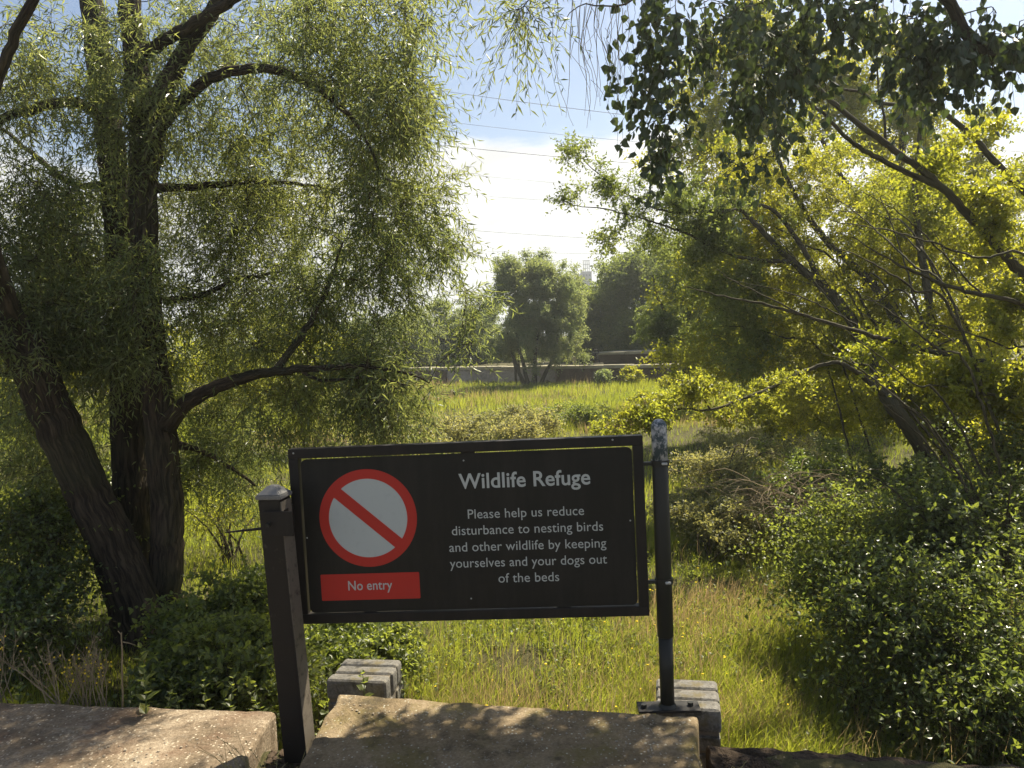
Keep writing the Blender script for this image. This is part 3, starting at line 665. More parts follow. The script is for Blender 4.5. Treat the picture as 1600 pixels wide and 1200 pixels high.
# ------------------------------------------------------------------ far tower between the trees, overhead wires
M['tower'] = ground_mat('grey_tower_concrete', [(.35, (.20, .21, .22)), (.65, (.30, .31, .32))], .2, 2, .1)
M['winglass'] = paint_mat('dark_window', (.05, .06, .07), (.07, .08, .09), 2)
tb = P(918, 470, 230)
tw = thing('tower_block', (tb[0], 230, 0), 'hazy grey tower block top showing between the distant trees', 'building')
def tz(py): return P(918, py, 230)[2]
kx = 230/FPX
box('wall', M['tower'], tw, (tb[0], 232, tz(424)/2), (16*kx, 4, tz(424)), None, .05)
box('wall', M['tower'], tw, (tb[0]-11*kx, 231.5, tz(428)/2), (7*kx, 4, tz(428)), None, .05)
for k in range(3):
    for j in (-1, 0, 1): box('window', M['winglass'], tw, (tb[0]+j*4.5*kx, 229.98, tz(430+k*7)), (2.6*kx, .1, 3.2*kx), None, .0)
for j in (-4, -1, 2, 5): box('roof_mast', M['tower'], tw, (tb[0]+j*kx, 231, (tz(424)+tz(406))/2), (.9*kx, .3, tz(406)-tz(424)-.01), None, .0)
for py in (407, 413, 419): box('roof_rail', M['tower'], tw, (tb[0]+.5*kx, 230.5, tz(py)), (11*kx, .2, .8*kx), None, .0)
M['wire'] = paint_mat('dark_wire', (.05, .05, .055), (.08, .08, .08), 5)
WL = [((678, 140), (1000, 182), .018, 'highest overhead wire crossing the blue gap between the crowns'), ((672, 187), (1000, 222), .012, 'thin second overhead wire, just under the highest one'),
      ((665, 224), (1000, 256), .020, 'thick third overhead wire, darkest against the clouds'), ((640, 264), (1066, 302), .010, 'thin fourth overhead wire below the thick one'),
      ((700, 302), (1066, 325), .009, 'faint fifth overhead wire against white cloud'), ((700, 357), (1000, 376), .014, 'sixth overhead wire, second lowest over the trees'),
      ((600, 385), (900, 396), .009, 'faint lowest overhead wire just above the distant trees')]
for (p0, p1, rr, lab) in WL:
    a, b = P(*p0, 92), P(*p1, 84); d = b-a; A = a-d*1.6; B = b+d*1.6; t = np.linspace(0, 1, 40)[:, None]
    pts = A+(B-A)*t; pts[:, 2] -= (4*t*(1-t)*1.6)[:, 0]-1.5
    mb = MB(); tube(mb, pts, rr*1.5, 5); o = mb.build('power_line', M['wire'], None, smooth=True, origin=pts[20]); tag(o, lab, 'cable', 'overhead wires across the sky')

# ------------------------------------------------------------------ grass
def blades(n, seed, Y0, Y1, hgt, wid, tri3, mt, name, pw=1.5, xl=None, dens=None, lean_=.5, zoff=0, tintf=None):
    r = rng(seed); u = r.uniform(0, 1, n*3); Y = (Y0**(1-pw)+u*(Y1**(1-pw)-Y0**(1-pw)))**(1/(1-pw)) if pw != 1 else Y0*(Y1/Y0)**u
    X = r.uniform(-1, 1, n*3)*(Y*.72+.6)
    keep = (Y > edge_y(X)+.10) & (Y < wall_y(X)-.1)
    if xl is not None: keep &= xl(X, Y)
    pr_ = .5+.5*fnoise(np.stack([X*.9, Y*.9, 0*X+seed], -1), 3)
    if dens is not None: pr_ = pr_*dens(X, Y)
    keep &= r.uniform(0, 1, n*3) < np.clip(pr_+.25, 0, 1)*(dens(X, Y) > 0 if dens is not None else 1)
    X = X[keep][:n]; Y = Y[keep][:n]; n = len(X); Z = terrain(X, Y)-.01+zoff
    pn = .5+.5*fnoise(np.stack([X*.7+5, Y*.7, 0*X+seed*2], -1), 3)
    H = hgt*(.45+.75*pn)*r.uniform(.6, 1.2, n)*np.ones(n); Wd = wid*r.uniform(.6, 1.3, n)
    th = r.uniform(0, 2*np.pi, n); s = np.stack([np.cos(th), np.sin(th), 0*th], -1); ld = r.normal(size=(n, 3))*np.array([1, 1, 0])*lean_*.6
    ld += np.array([.10, -.05, 0]); up = np.array([0, 0, 1.0]); b = np.stack([X, Y, Z], -1)
    H = H[:, None]; Wd = Wd[:, None]
    tn = np.clip(pn*.7+.15+r.normal(0, .18, n), 0, 1) if tintf is None else tintf(X, Y, r)
    if tri3:
        p1 = b+(up+ld*.35)*H*.5; p2 = b+(up*.9+ld)*H
        V = np.stack([b-s*Wd*.5, b+s*Wd*.5, p1+s*Wd*.4, p1-s*Wd*.4, p2], 1).reshape(-1, 3); k = np.arange(n)[:, None]*5; mb = MB()
        mb.add(V, k+np.array([[0, 1, 2, 3]]), np.repeat(tn, 5)); mb.f[3].append(k+np.array([[3, 2, 4]]))
    else:
        p2 = b+(up+ld*.7)*H; V = np.stack([b-s*Wd*.5, b+s*Wd*.5, p2], 1).reshape(-1, 3); mb = MB(); mb.add(V, np.arange(n)[:, None]*3+np.array([[0, 1, 2]]), np.repeat(tn, 3))
    return mb.build(name, mt, tint=True)
def right_open(X, Y): return np.clip(sst(-1.3, -.2, X)*.9+.15, 0, 1)
def shade_free(X, Y): return np.ones_like(X)
tag(blades(150000, 11, 3.1, 9, .175, .0048, True, M['grass'], 'grass', 1.3, dens=right_open), 'green meadow grass growing beyond the concrete', 'grass', kind='stuff')
tag(blades(90000, 12, 8, 22, .24, .011, False, M['grass'], 'grass', 1.3), 'meadow grass in the middle of the sunken bed', 'grass', kind='stuff')
tag(blades(80000, 13, 20, 42, .30, .028, False, M['grass'], 'grass', 1.3), 'meadow grass in front of the far wall', 'grass', kind='stuff')
def drypatch(X, Y): return (fnoise(np.stack([X*.8, Y*.8, 0*X+11], -1), 2) > .0).astype(float)*sst(-1.4, -.4, X)
tag(blades(40000, 14, 3.4, 11, .24, .0042, True, M['straw'], 'dry_grass', 1.2, dens=drypatch), 'dry straw-coloured grass mixed into the near meadow', 'grass', kind='stuff')
def sparse(X, Y): return .3*sst(-1.4, -.4, X)
tag(blades(7000, 16, 3.6, 12, .50, .0032, True, M['straw'], 'seeding_grass', 1.2, dens=sparse, lean_=.3), 'thin tall seeding stalks standing above the near meadow', 'grass', kind='stuff')
def farstraw(X, Y): return (fnoise(np.stack([X*.25, Y*.25, 0*X+8], -1), 2) > -.1).astype(float)*(Y > 18)*sst(7, 2, X)
tag(blades(26000, 15, 12, 40, .45, .02, False, M['straw'], 'dry_grass', 1.2, dens=farstraw), 'pale seeding grass over the far meadow', 'grass', kind='stuff')

# low broad-leaved weeds among the grass
r = rng(640); n = 9000; Y = 3.5*(11/3.5)**r.uniform(0, 1, n); X = r.uniform(-1, 1, n)*Y*.6+.2; pn = fnoise(np.stack([X*1.1, Y*1.1, 0*X+31], -1), 3)
k = (Y > edge_y(X)+.2) & (pn > -.15) & (X > -1.6); X, Y, pn = X[k], Y[k], pn[k]; n = len(X)
org = np.stack([X, Y, terrain(X, Y)], -1); wm = MB()
shoots(wm, wm, org, np.stack([r.normal(0, .5, n), r.normal(0, .5, n), np.ones(n)], -1), r.uniform(.06, .20, n), .3, 7, .034, .024, 'broad', r, np.clip(.5+.4*pn, 0, 1), .0015, .95, 0, 1.4)
tag(wm.build('weeds', M['bramble'], tint=True), 'low broad-leaved weeds and clover scattered through the near grass', 'weeds', kind='stuff')

# ------------------------------------------------------------------ plants made of leafy stems
def shrub(name, label, cat, blobs, spec, seed, lmat, tmat, base, group=None, nst=9, r0=.014):
    """several stems from one root, branchlets and leaves above them"""
    b = np.array([base[0], base[1], float(terrain(base[0], base[1]))-.03]); root = thing(name, b, label, cat, group)
    r = rng(seed+100); C = blob_points(blobs, r); C[:, 2] = np.maximum(C[:, 2], terrain(C[:, 0], C[:, 1])+.05)
    Q = []; R = []; pick = C[r.choice(len(C), nst)]
    for i, c in enumerate(pick):
        o = b+np.append(r.normal(0, .06, 2), 0); end = o+(c-o)*r.uniform(.7, 1.12); mid = o+(c-o)*.35+np.array([0, 0, .15*np.linalg.norm(c-o)])
        q, rr = smooth_path([o, mid, end], [r0, r0*.7, r0*.35], .1, .015, seed+i); mb = MB(); tube(mb, q, rr, 6); mb.build('stem', tmat, root, smooth=True, origin=o); Q.append(q); R.append(rr)
    crown(root, np.concatenate(Q), np.concatenate(R), None, spec, seed, lmat, tmat, pts=C); return root
def PB(px, py): return G(px, py, BED)     # foot point on the bed

S_will = dict(per=11, len=.40, droop=.45, nleaf=12, ll=.066, lw=.0115, tw=.0035, shape='lance', tr=1.1, arch=.10, fwd=.45, lift=-.15, spread=.80, hang=.2, sr=.0016, up=.3)
willow = thing('willow_tree', P(222, 985, 5.4)*np.array([1, 1, 0])+np.array([0, 0, -.55]), 'large crack willow with three dark trunks and narrow drooping leaves, left of the sign', 'tree')
WBK = M['bark']
WT = [('trunk', .045, 40, [(236, 1035, 5.35, .33), (220, 975, 5.35, .24), (180, 860, 5.35, .20), (125, 740, 5.3, .185), (75, 630, 5.2, .175), (35, 540, 5.1, .17), (-5, 470, 5.0, .15), (-60, 330, 4.8, .13), (-90, 150, 4.7, .12)]),
      ('trunk', .045, 40, [(232, 1000, 5.75, .22), (212, 900, 5.8, .185), (206, 780, 5.85, .17), (200, 640, 5.9, .16), (195, 500, 5.95, .15), (188, 380, 6, .14), (176, 250, 6.0, .13), (160, 130, 6, .12), (145, 20, 6, .11), (130, -120, 6, .09)]),
      ('trunk', .045, 40, [(255, 1020, 5.5, .24), (256, 940, 5.5, .165), (262, 820, 5.5, .145), (255, 700, 5.5, .14), (240, 580, 5.5, .13), (228, 460, 5.5, .125), (224, 330, 5.5, .12), (222, 200, 5.5, .11), (212, 90, 5.5, .10), (200, -30, 5.5, .09), (195, -150, 5.5, .07)]),
      ('limb', .05, 16, [(228, 290, 5.5, .09), (245, 190, 5.45, .10), (262, 130, 5.4, .085), (300, 60, 5.3, .07), (345, 0, 5.2, .06), (400, -80, 5.1, .04)]),
      ('limb', .05, 14, [(236, 210, 5.45, .07), (300, 145, 5.3, .052), (350, 115, 5.2, .045), (410, 105, 5.1, .038), (465, 120, 5.0, .032), (510, 148, 4.9, .026), (560, 200, 4.8, .016), (600, 280, 4.75, .008)]),
      ('limb', .05, 14, [(262, 665, 5.45, .09), (285, 635, 5.35, .075), (330, 608, 5.2, .062), (400, 585, 5.05, .045), (450, 578, 4.95, .036), (520, 575, 4.85, .026), (570, 572, 4.8, .018), (640, 585, 4.7, .010), (672, 598, 4.7, .005)]),
      ('limb', .04, 12, [(430, 580, 5.0, .036), (470, 525, 5.1, .030), (500, 475, 5.2, .024), (520, 430, 5.3, .016), (535, 380, 5.3, .008)]),
      ('limb', .04, 12, [(470, 577, 4.92, .02), (500, 595, 4.9, .014), (560, 590, 4.8, .011), (640, 600, 4.6, .006)]),
      ('limb', .05, 14, [(186, 215, 6, .08), (150, 175, 5.8, .055), (110, 158, 5.6, .05), (60, 168, 5.4, .042), (0, 185, 5.2, .036), (-80, 215, 5, .02)]),
      ('limb', .04, 12, [(228, 295, 5.5, .05), (300, 292, 5.7, .035), (370, 286, 5.8, .028), (440, 285, 5.9, .02), (500, 292, 6.0, .012), (560, 310, 6.1, .006)]),
      ('limb', .04, 12, [(255, 470, 5.5, .04), (310, 462, 5.6, .028), (370, 438, 5.7, .022), (440, 425, 5.8, .012)]),
      ('limb', .04, 12, [(262, 690, 5.5, .05), (300, 700, 5.6, .03), (345, 720, 5.7, .022), (400, 760, 5.8, .012)]),
      ('limb', .04, 12, [(195, 575, 5.9, .05), (120, 575, 5.7, .035), (40, 580, 5.5, .028), (-40, 590, 5.3, .02)]),
      ('limb', .04, 12, [(190, 280, 6, .05), (120, 290, 6.3, .03), (50, 240, 6.4, .025), (0, 200, 6.5, .02), (-60, 180, 6.5, .01)]),
      ('limb', .04, 12, [(212, 90, 5.5, .06), (330, 20, 5.0, .045), (460, -60, 4.6, .04), (620, -90, 4.3, .03), (780, -60, 4.2, .018), (850, -10, 4.2, .006)]),
      ('limb', .05, 14, [(40, 540, 5.1, .09), (-10, 400, 4.6, .06), (-30, 220, 4.2, .045), (20, 70, 4.0, .034), (80, -60, 3.9, .03)])]
WT = [(nm, bk, sd, [(x, y, Y, rd*(.76 if nm == 'trunk' else .74)) for x, y, Y, rd in pl]) for nm, bk, sd, pl in WT]
wq, wr = limbs(willow, WT, WBK)
WBL = [(60, 110, 5.4, 120, 120, .8, 45), (320, 90, 5.9, 190, 120, 1.0, 70), (540, 90, 5.0, 110, 130, .6, 58), (630, 40, 4.7, 50, 60, .4, 12), (630, 180, 4.8, 40, 110, .3, 20),
       (400, 240, 5.8, 160, 110, .8, 60), (580, 260, 5.3, 90, 120, .6, 44), (650, 310, 5.1, 45, 60, .4, 9), (600, 390, 5.5, 100, 80, .8, 36), (690, 390, 5.3, 35, 60, .3, 7), (440, 380, 6.0, 160, 110, 1.0, 55),
       (350, 500, 6.2, 110, 120, .8, 66), (330, 300, 6.4, 120, 100, .6, 50), (520, 500, 5.4, 110, 110, .6, 54), (590, 600, 5.0, 70, 80, .4, 40), (470, 640, 5.6, 120, 50, .6, 40), (340, 690, 6.2, 90, 90, .6, 46),
       (90, 330, 5.6, 120, 100, .9, 85), (60, 480, 5.3, 110, 90, .7, 85), (150, 520, 5.6, 110, 110, .5, 60), (120, 420, 6.2, 100, 120, .5, 70), (215, 420, 5.1, 60, 70, .15, 16), (225, 560, 5.15, 40, 30, .1, 5), (190, 130, 5.2, 70, 100, .15, 14), (70, 700, 5.9, 100, 70, .5, 30), (60, 640, 5.8, 90, 90, .5, 18),
       (735, 470, 4.9, 25, 50, .2, 3), (738, 545, 4.9, 10, 30, .1, 1), (815, 5, 4.2, 35, 18, .2, 4), (720, -30, 4.3, 40, 20, .3, 2)]
crown(willow, wq, wr, WBL, S_will, 21, M['willow'], M['twig'])

# bare hanging strands
ws = thing('weeping_twigs', P(960, -60, 4.4), 'thin bare weeping twigs hanging into the blue gap at the top', 'branch')
r = rng(5); mb = MB(); q, rr = smooth_path([P(1250, -260, 4.6), P(1080, -60, 4.5), P(980, 5, 4.4), (P(905, 10, 4.4)), P(872, 50, 4.4)], [.018, .010, .005, .003, .0015], .05, .01, 3); tube(mb, q, rr, 6)
mb.build('branch', M['twig'], ws, smooth=True)
mb = MB()
for k in range(26):
    x0 = r.uniform(868, 985); y0 = r.uniform(-30, 20); yl = r.uniform(90, 225); Y = 4.4+r.uniform(-.12, .12)
    pts = [P(x0, y0, Y), P(x0-4+r.uniform(-12, 10), y0+yl*.35, Y), P(x0+r.uniform(-14, 16), y0+yl*.7, Y), P(x0+r.uniform(-12, 24), y0+yl, Y)]
    q, rr = smooth_path(pts, [.0019, .0016, .0013, .0008], .05, .009, k); tube(mb, q, rr, 4, cap=False)
M['strand'] = ground_mat('pale_weeping_twig', [(.3, (.14, .11, .05)), (.7, (.26, .21, .11))], 8, 60, .1)
o = mb.build('strands', M['strand'], ws); o['kind'] = 'stuff'

# ------------------------------------------------------------------ trees on the right
S_sal = dict(per=17, len=.24, droop=.12, nleaf=9, ll=.036, lw=.021, shape='broad', tr=1.0, arch=.08, fwd=.5, lift=.2, spread=.9, hang=.05, sr=.0014, updir=.5)
S_sal2 = dict(S_sal, per=17, len=.36, ll=.052, lw=.032, nleaf=9, sr=.002)
t1 = thing('hawthorn_tree', P(1490, 830, 8.6), 'many-stemmed yellow-green tree with slanting trunks rising behind the right-hand thicket', 'tree')
T1 = [('trunk', .05, 18, [(1500, 850, 8.6, .14), (1480, 770, 8.5, .12), (1440, 700, 8.4, .10), (1385, 620, 8.3, .09), (1350, 555, 8.2, .075), (1330, 500, 8.1, .07), (1295, 455, 8.1, .06), (1240, 410, 8, .045), (1180, 350, 8, .03), (1130, 300, 8, .018)]),
      ('trunk', .05, 16, [(1485, 830, 8.6, .08), (1480, 740, 8.6, .07), (1475, 640, 8.6, .06), (1460, 520, 8.7, .055), (1440, 400, 8.8, .05), (1430, 300, 8.9, .04), (1440, 180, 9, .025), (1430, 90, 9, .015)]),
      ('trunk', .05, 16, [(1590, 800, 8.8, .085), (1560, 740, 8.8, .08), (1500, 640, 8.8, .07), (1440, 570, 8.7, .062), (1405, 510, 8.6, .058), (1360, 440, 8.6, .05), (1290, 375, 8.6, .045), (1240, 300, 8.6, .03), (1200, 210, 8.6, .018)]),
      ('limb', .03, 10, [(1385, 620, 8.3, .04), (1320, 570, 8.0, .028), (1270, 575, 7.9, .026), (1190, 612, 7.7, .02), (1110, 640, 7.5, .014), (1060, 640, 7.4, .012), (1000, 665, 7.3, .008), (930, 676, 7.2, .004)]), ('limb', .03, 8, [(1110, 640, 7.5, .012), (1085, 605, 7.5, .009), (1050, 590, 7.4, .004)]),
      ('limb', .03, 10, [(1295, 455, 8.1, .04), (1210, 330, 8.0, .026), (1130, 330, 7.9, .02), (1040, 330, 7.8, .014), (960, 290, 7.7, .008), (900, 240, 7.6, .004)]),
      ('limb', .03, 10, [(1240, 410, 8.0, .03), (1150, 400, 7.9, .02), (1060, 360, 7.8, .014), (960, 330, 7.7, .008), (870, 318, 7.6, .003)])]
def slim(T, k): return [(nm, bk, sd, [(x, y, Y, rd*k) for x, y, Y, rd in pl]) for nm, bk, sd, pl in T]
def arcs(n, seed, x0, x1, y0, y1, Y, dx, dy, rad):
    r = rng(seed); T = []
    for k in range(n):
        a, b = r.uniform(x0, x1), r.uniform(y0, y1); u, v = dx*r.uniform(.5, 1.3), dy*r.uniform(.4, 1.3); yy = Y+r.uniform(-.6, .6); sg = r.normal(0, 14)
        gy = 492+(1.6-BED)/yy*FPX+8; T.append(('limb', .03, 7, [(a+r.uniform(60, 240), gy, yy, rad*1.3), (a, max(b, 400), yy, rad), (a+u*.35, b+v*.45+sg, yy-.05, rad*.75), (a+u*.7, b+v*.8+sg, yy-.1, rad*.5), (a+u, b+v, yy-.15, rad*.2)]))
    return T
T1 = slim(T1, .8)+arcs(9, 900, 1330, 1600, 430, 760, 8.2, -170, -190, .013)+arcs(8, 901, 1250, 1560, 330, 560, 8.3, -190, -60, .010)
def back(x, y=0): return 2.1*min(1, max(0, (1470-x)/200))*(1 if y < 565 else .1)
T1 = [(nm, bk, sd, [(x, y, Y+back(x, y), rd*(Y+back(x, y))/Y) for x, y, Y, rd in pl]) for nm, bk, sd, pl in T1]
q1, r1 = limbs(t1, T1, M['bark2'])
B1 = [(1230, 270, 8.4, 130, 90, .8, 75), (1330, 330, 8.8, 150, 110, .9, 95), (1190, 380, 8.2, 70, 80, .7, 40), (1250, 430, 8.5, 130, 90, .8, 80), (1400, 440, 8.8, 130, 110, .8, 75), (1230, 520, 8.4, 80, 70, .8, 45),
      (1320, 570, 8.4, 150, 80, .8, 110), (1430, 620, 8.0, 110, 70, .5, 70), (1280, 650, 8.2, 90, 40, .5, 40), (1540, 660, 8.2, 70, 70, .5, 40), (1450, 330, 8.8, 110, 80, .7, 50), (1550, 400, 8.8, 70, 80, .6, 36), (1500, 520, 8.4, 110, 120, .8, 70), (1480, 640, 8.3, 90, 70, .6, 26)]
B1d = [(1110, 370, 8.0, 70, 70, .5, 60), (1140, 480, 8.2, 80, 70, .6, 60), (1060, 330, 7.9, 60, 70, .3, 26), (950, 300, 7.7, 60, 55, .25, 15), (905, 240, 7.65, 24, 24, .2, 5), (890, 318, 7.6, 22, 12, .15, 3), (960, 380, 7.9, 46, 22, .3, 7), (1170, 560, 8.0, 60, 30, .5, 14)]
B1 = [(x, y, Y+.45+back(x), a, b_, c_, n) for x, y, Y, a, b_, c_, n in B1]; B1d = [(x, y, Y+back(x), a, b_, c_, n) for x, y, Y, a, b_, c_, n in B1d]
S_sal1 = dict(S_sal, ll=.045, lw=.026, len=.28)
crown(t1, q1, r1, B1, S_sal1, 31, M['sallow'], M['twig'])
crown(t1, q1, r1, B1d, S_sal1, 32, M['green'], M['twig'])
S_yel = dict(S_sal, per=12, len=.17, ll=.042, lw=.024, nleaf=8)
S_yel = dict(S_sal, per=12, ll=.042, lw=.024, len=.18, nleaf=8)
crown(t1, q1, r1, [(1000, 655, 7.4, 62, 18, .25, 20), (1090, 606, 7.6, 46, 20, .25, 17), (950, 674, 7.3, 34, 8, .2, 6), (1040, 640, 7.4, 40, 14, .2, 8), (1160, 640, 7.8, 60, 18, .3, 9), (1210, 600, 8.0, 60, 20, .3, 9)], S_yel, 33, M['yellow'], M['twig'])

t2 = thing('sycamore_tree', P(1400, 700, 17)*np.array([1, 1, 0])+np.array([0, 0, -.6]), 'tall leafy tree filling the space behind the slanting trunks on the right', 'tree')
T2 = [('trunk', .04, 14, [(1400, 740, 17, .16), (1395, 560, 17, .14), (1400, 380, 17, .12), (1410, 220, 17, .08), (1420, 60, 17, .04)]), ('trunk', .04, 12, [(1210, 700, 16.4, .11), (1205, 560, 16.4, .10), (1190, 430, 16.4, .08), (1170, 300, 16.4, .05), (1150, 200, 16.4, .03)]),
      ('limb', .03, 10, [(1400, 400, 17, .08), (1300, 250, 16.7, .05), (1240, 100, 16.6, .03), (1230, 20, 16.6, .02)]), ('limb', .03, 10, [(1400, 420, 17, .08), (1500, 300, 16.7, .05), (1570, 180, 16.6, .03)])]
q2, r2 = limbs(t2, slim(T2, .9), M['bark2'])
B2 = [(1090, 180, 17, 40, 70, 1, 16), (1180, 60, 17, 90, 70, 1.2, 40), (1330, 110, 17, 120, 90, 1.2, 60), (1230, 640, 16, 150, 50, 1, 50), (1480, 660, 16, 150, 60, 1, 50), (1150, 260, 16.4, 120, 130, 1.2, 90), (1120, 430, 16.4, 90, 110, 1.2, 70), (1240, 160, 16.7, 130, 90, 1.0, 60), (1390, 200, 17, 90, 120, 1.0, 60), (1440, 330, 17, 130, 120, 1.2, 80), (1560, 420, 17, 120, 150, 1.2, 80), (1300, 480, 17, 160, 120, 1.2, 80), (1500, 230, 17, 70, 70, .8, 22), (1130, 560, 16.4, 90, 60, 1, 40), (1330, 620, 16.4, 180, 60, 1, 50), (1540, 600, 16.4, 90, 80, 1, 30)]
crown(t2, q2, r2, B2, dict(S_sal2, ll=.085, lw=.05, len=.5, per=18), 35, M['sallow'], M['twig'])

t5 = thing('alder_tree', P(1075, 640, 22)*np.array([1, 1, 0])+np.array([0, 0, BED]), 'dark green tree between the raised ledge and the yellow-green crown', 'tree')
T5 = [('trunk', .03, 10, [(1075, 650, 22, .13), (1072, 520, 22, .10), (1080, 420, 22, .05)]), ('limb', .03, 8, [(1072, 540, 22, .07), (1030, 470, 22, .04), (1020, 430, 22, .02)])]
q5, r5 = limbs(t5, T5, M['bark2'])
crown(t5, q5, r5, [(1080, 440, 22, 70, 70, 1.2, 110), (1050, 510, 22, 50, 36, 1.2, 60), (1110, 540, 22, 70, 50, 1.2, 80)], dict(S_sal2, ll=.085, lw=.05, len=.45, per=18), 39, M['green'], M['twig'])

# arching tree rooted just outside the picture, boughs slanting in
t3 = thing('ash_tree', P(1760, 900, 6.4)*np.array([1, 1, 0])+np.array([0, 0, -.5]), 'tree at the right edge sending long bare slanting boughs up across the picture', 'tree')
T3 = [('trunk', .05, 18, [(1790, 980, 6.3, .16), (1760, 800, 6.3, .13), (1720, 640, 6.3, .12), (1660, 510, 6.3, .10), (1600, 432, 6.3, .062), (1545, 370, 6.3, .052), (1490, 310, 6.3, .045), (1440, 265, 6.3, .040), (1380, 222, 6.3, .036), (1320, 175, 6.3, .030), (1250, 115, 6.3, .024), (1180, 60, 6.3, .018), (1120, 20, 6.3, .01)]),
      ('limb', .03, 10, [(1470, 292, 6.3, .034), (1400, 262, 6.3, .030), (1335, 225, 6.2, .026), (1300, 190, 6.2, .02), (1250, 150, 6.2, .014), (1200, 130, 6.2, .01)]),
      ('limb', .04, 12, [(1720, 640, 6.3, .06), (1660, 590, 6.1, .045), (1580, 572, 6.0, .034), (1500, 560, 5.9, .030), (1400, 535, 5.8, .026), (1340, 518, 5.7, .022), (1260, 495, 5.6, .017), (1190, 474, 5.6, .014), (1130, 463, 5.5, .009), (1066, 447, 5.5, .005)]),
      ('limb', .03, 10, [(1260, 495, 5.6, .012), (1220, 475, 5.6, .008), (1150, 440, 5.6, .006), (1120, 420, 5.6, .003)]),
      ('limb', .03, 10, [(1660, 510, 6.3, .05), (1580, 470, 6.0, .026), (1500, 452, 5.9, .022), (1430, 425, 5.9, .017), (1380, 400, 5.9, .010), (1330, 370, 5.9, .006)]),
      ('limb', .04, 12, [(1720, 640, 6.4, .08), (1680, 440, 6.6, .06), (1620, 320, 6.6, .05), (1570, 270, 6.6, .042), (1520, 215, 6.6, .035), (1455, 158, 6.6, .028), (1440, 164, 6.6, .024), (1380, 163, 6.6, .022), (1340, 142, 6.6, .018), (1310, 140, 6.6, .012)]),
      ('limb', .03, 10, [(1385, 230, 6.3, .018), (1380, 180, 6.4, .014), (1370, 110, 6.4, .010), (1375, 40, 6.5, .006)]),
      ('limb', .03, 10, [(1660, 590, 6.1, .03), (1600, 620, 5.8, .02), (1520, 612, 5.7, .014), (1450, 600, 5.7, .008)])]
T3 = slim(T3, .68)+arcs(7, 902, 1450, 1640, 560, 900, 5.6, -150, -150, .009)+arcs(5, 905, 1480, 1660, 400, 640, 6.2, -320, -190, .011)
q3, r3 = limbs(t3, T3, M['bark2'])
crown(t3, q3, r3, [(1500, 590, 5.9, 90, 26, .4, 34), (1560, 640, 6, 70, 60, .5, 26), (1400, 545, 5.9, 60, 20, .3, 8), (1560, 330, 6.3, 60, 90, .4, 22), (1580, 480, 6.2, 50, 50, .4, 16), (1480, 250, 6.4, 60, 60, .4, 10)], dict(S_sal, ll=.045, lw=.028), 37, M['sallow'], M['twig'])

# poplar with large heart-shaped leaves hanging close
S_pop = dict(per=3, len=.22, droop=.8, nleaf=5, ll=.060, lw=.056, shape='broad', tr=.8, arch=.15, fwd=.3, lift=-.5, spread=.6, hang=.6, sr=.0022, updir=.1, tw=.004)
t4 = thing('poplar_tree', np.array([3.9, 4.9, -.1]), 'overhanging tree with large dark heart-shaped leaves across the top right corner', 'tree')
def wl(name, pts, bark, sides, seed, par=t4, tm=None):
    pts = np.array(pts, float); q, rr = smooth_path(pts[:, :3], pts[:, 3], .08, .015, seed); mb = MB(); tube(mb, q, rr, sides, True, bark, seed); mb.build(name, tm or M['bark'], par, smooth=True); return q, rr
def pp(px, py, Y, rad): v = P(px, py, Y); return (v[0], v[1], v[2], rad)
L4 = [wl('trunk', [(3.9, 4.9, -1.1, .26), (3.9, 4.9, -.2, .21), (3.95, 4.9, 1.2, .18), (3.9, 4.85, 2.6, .15), (3.7, 4.8, 4.0, .11)], .06, 24, 1),
      wl('limb', [(3.9, 4.85, 2.4, .09), pp(1700, 150, 4.6, .055), pp(1600, 100, 4.4, .040), pp(1520, 60, 4.35, .034), pp(1450, -30, 4.3, .026), pp(1300, -110, 4.3, .02), pp(1150, -140, 4.4, .014), pp(1000, -100, 4.5, .008)], .04, 12, 2),
      wl('limb', [(3.8, 4.82, 3.4, .06), pp(1600, -120, 4.7, .04), pp(1400, -200, 4.8, .03), pp(1200, -180, 4.8, .02), pp(1050, -60, 4.8, .008)], .04, 12, 3)]
q4 = np.concatenate([a for a, b in L4]); r4 = np.concatenate([b for a, b in L4])
B4 = [(1060, 20, 4.5, 80, 50, .35, 22), (1025, 110, 4.5, 40, 100, .2, 20), (1030, 230, 4.5, 28, 50, .12, 7), (1200, 50, 4.5, 130, 70, .4, 34), (1170, 140, 4.5, 50, 90, .2, 16), (1160, 260, 4.5, 18, 40, .12, 4), (1330, 20, 4.5, 120, 50, .35, 30),
      (1410, 80, 4.5, 50, 70, .2, 16), (1500, 60, 4.5, 100, 60, .35, 30), (1560, 40, 4.2, 60, 60, .3, 14), (1450, 120, 4.5, 40, 60, .2, 8), (1260, 120, 4.6, 80, 40, .2, 8),
      (1250, -150, 4.6, 260, 90, .5, 40), (1500, -180, 4.6, 160, 90, .5, 20), (960, -120, 4.6, 80, 60, .3, 12)]
crown(t4, q4, r4, B4, S_pop, 41, M['poplar'], M['twig'])
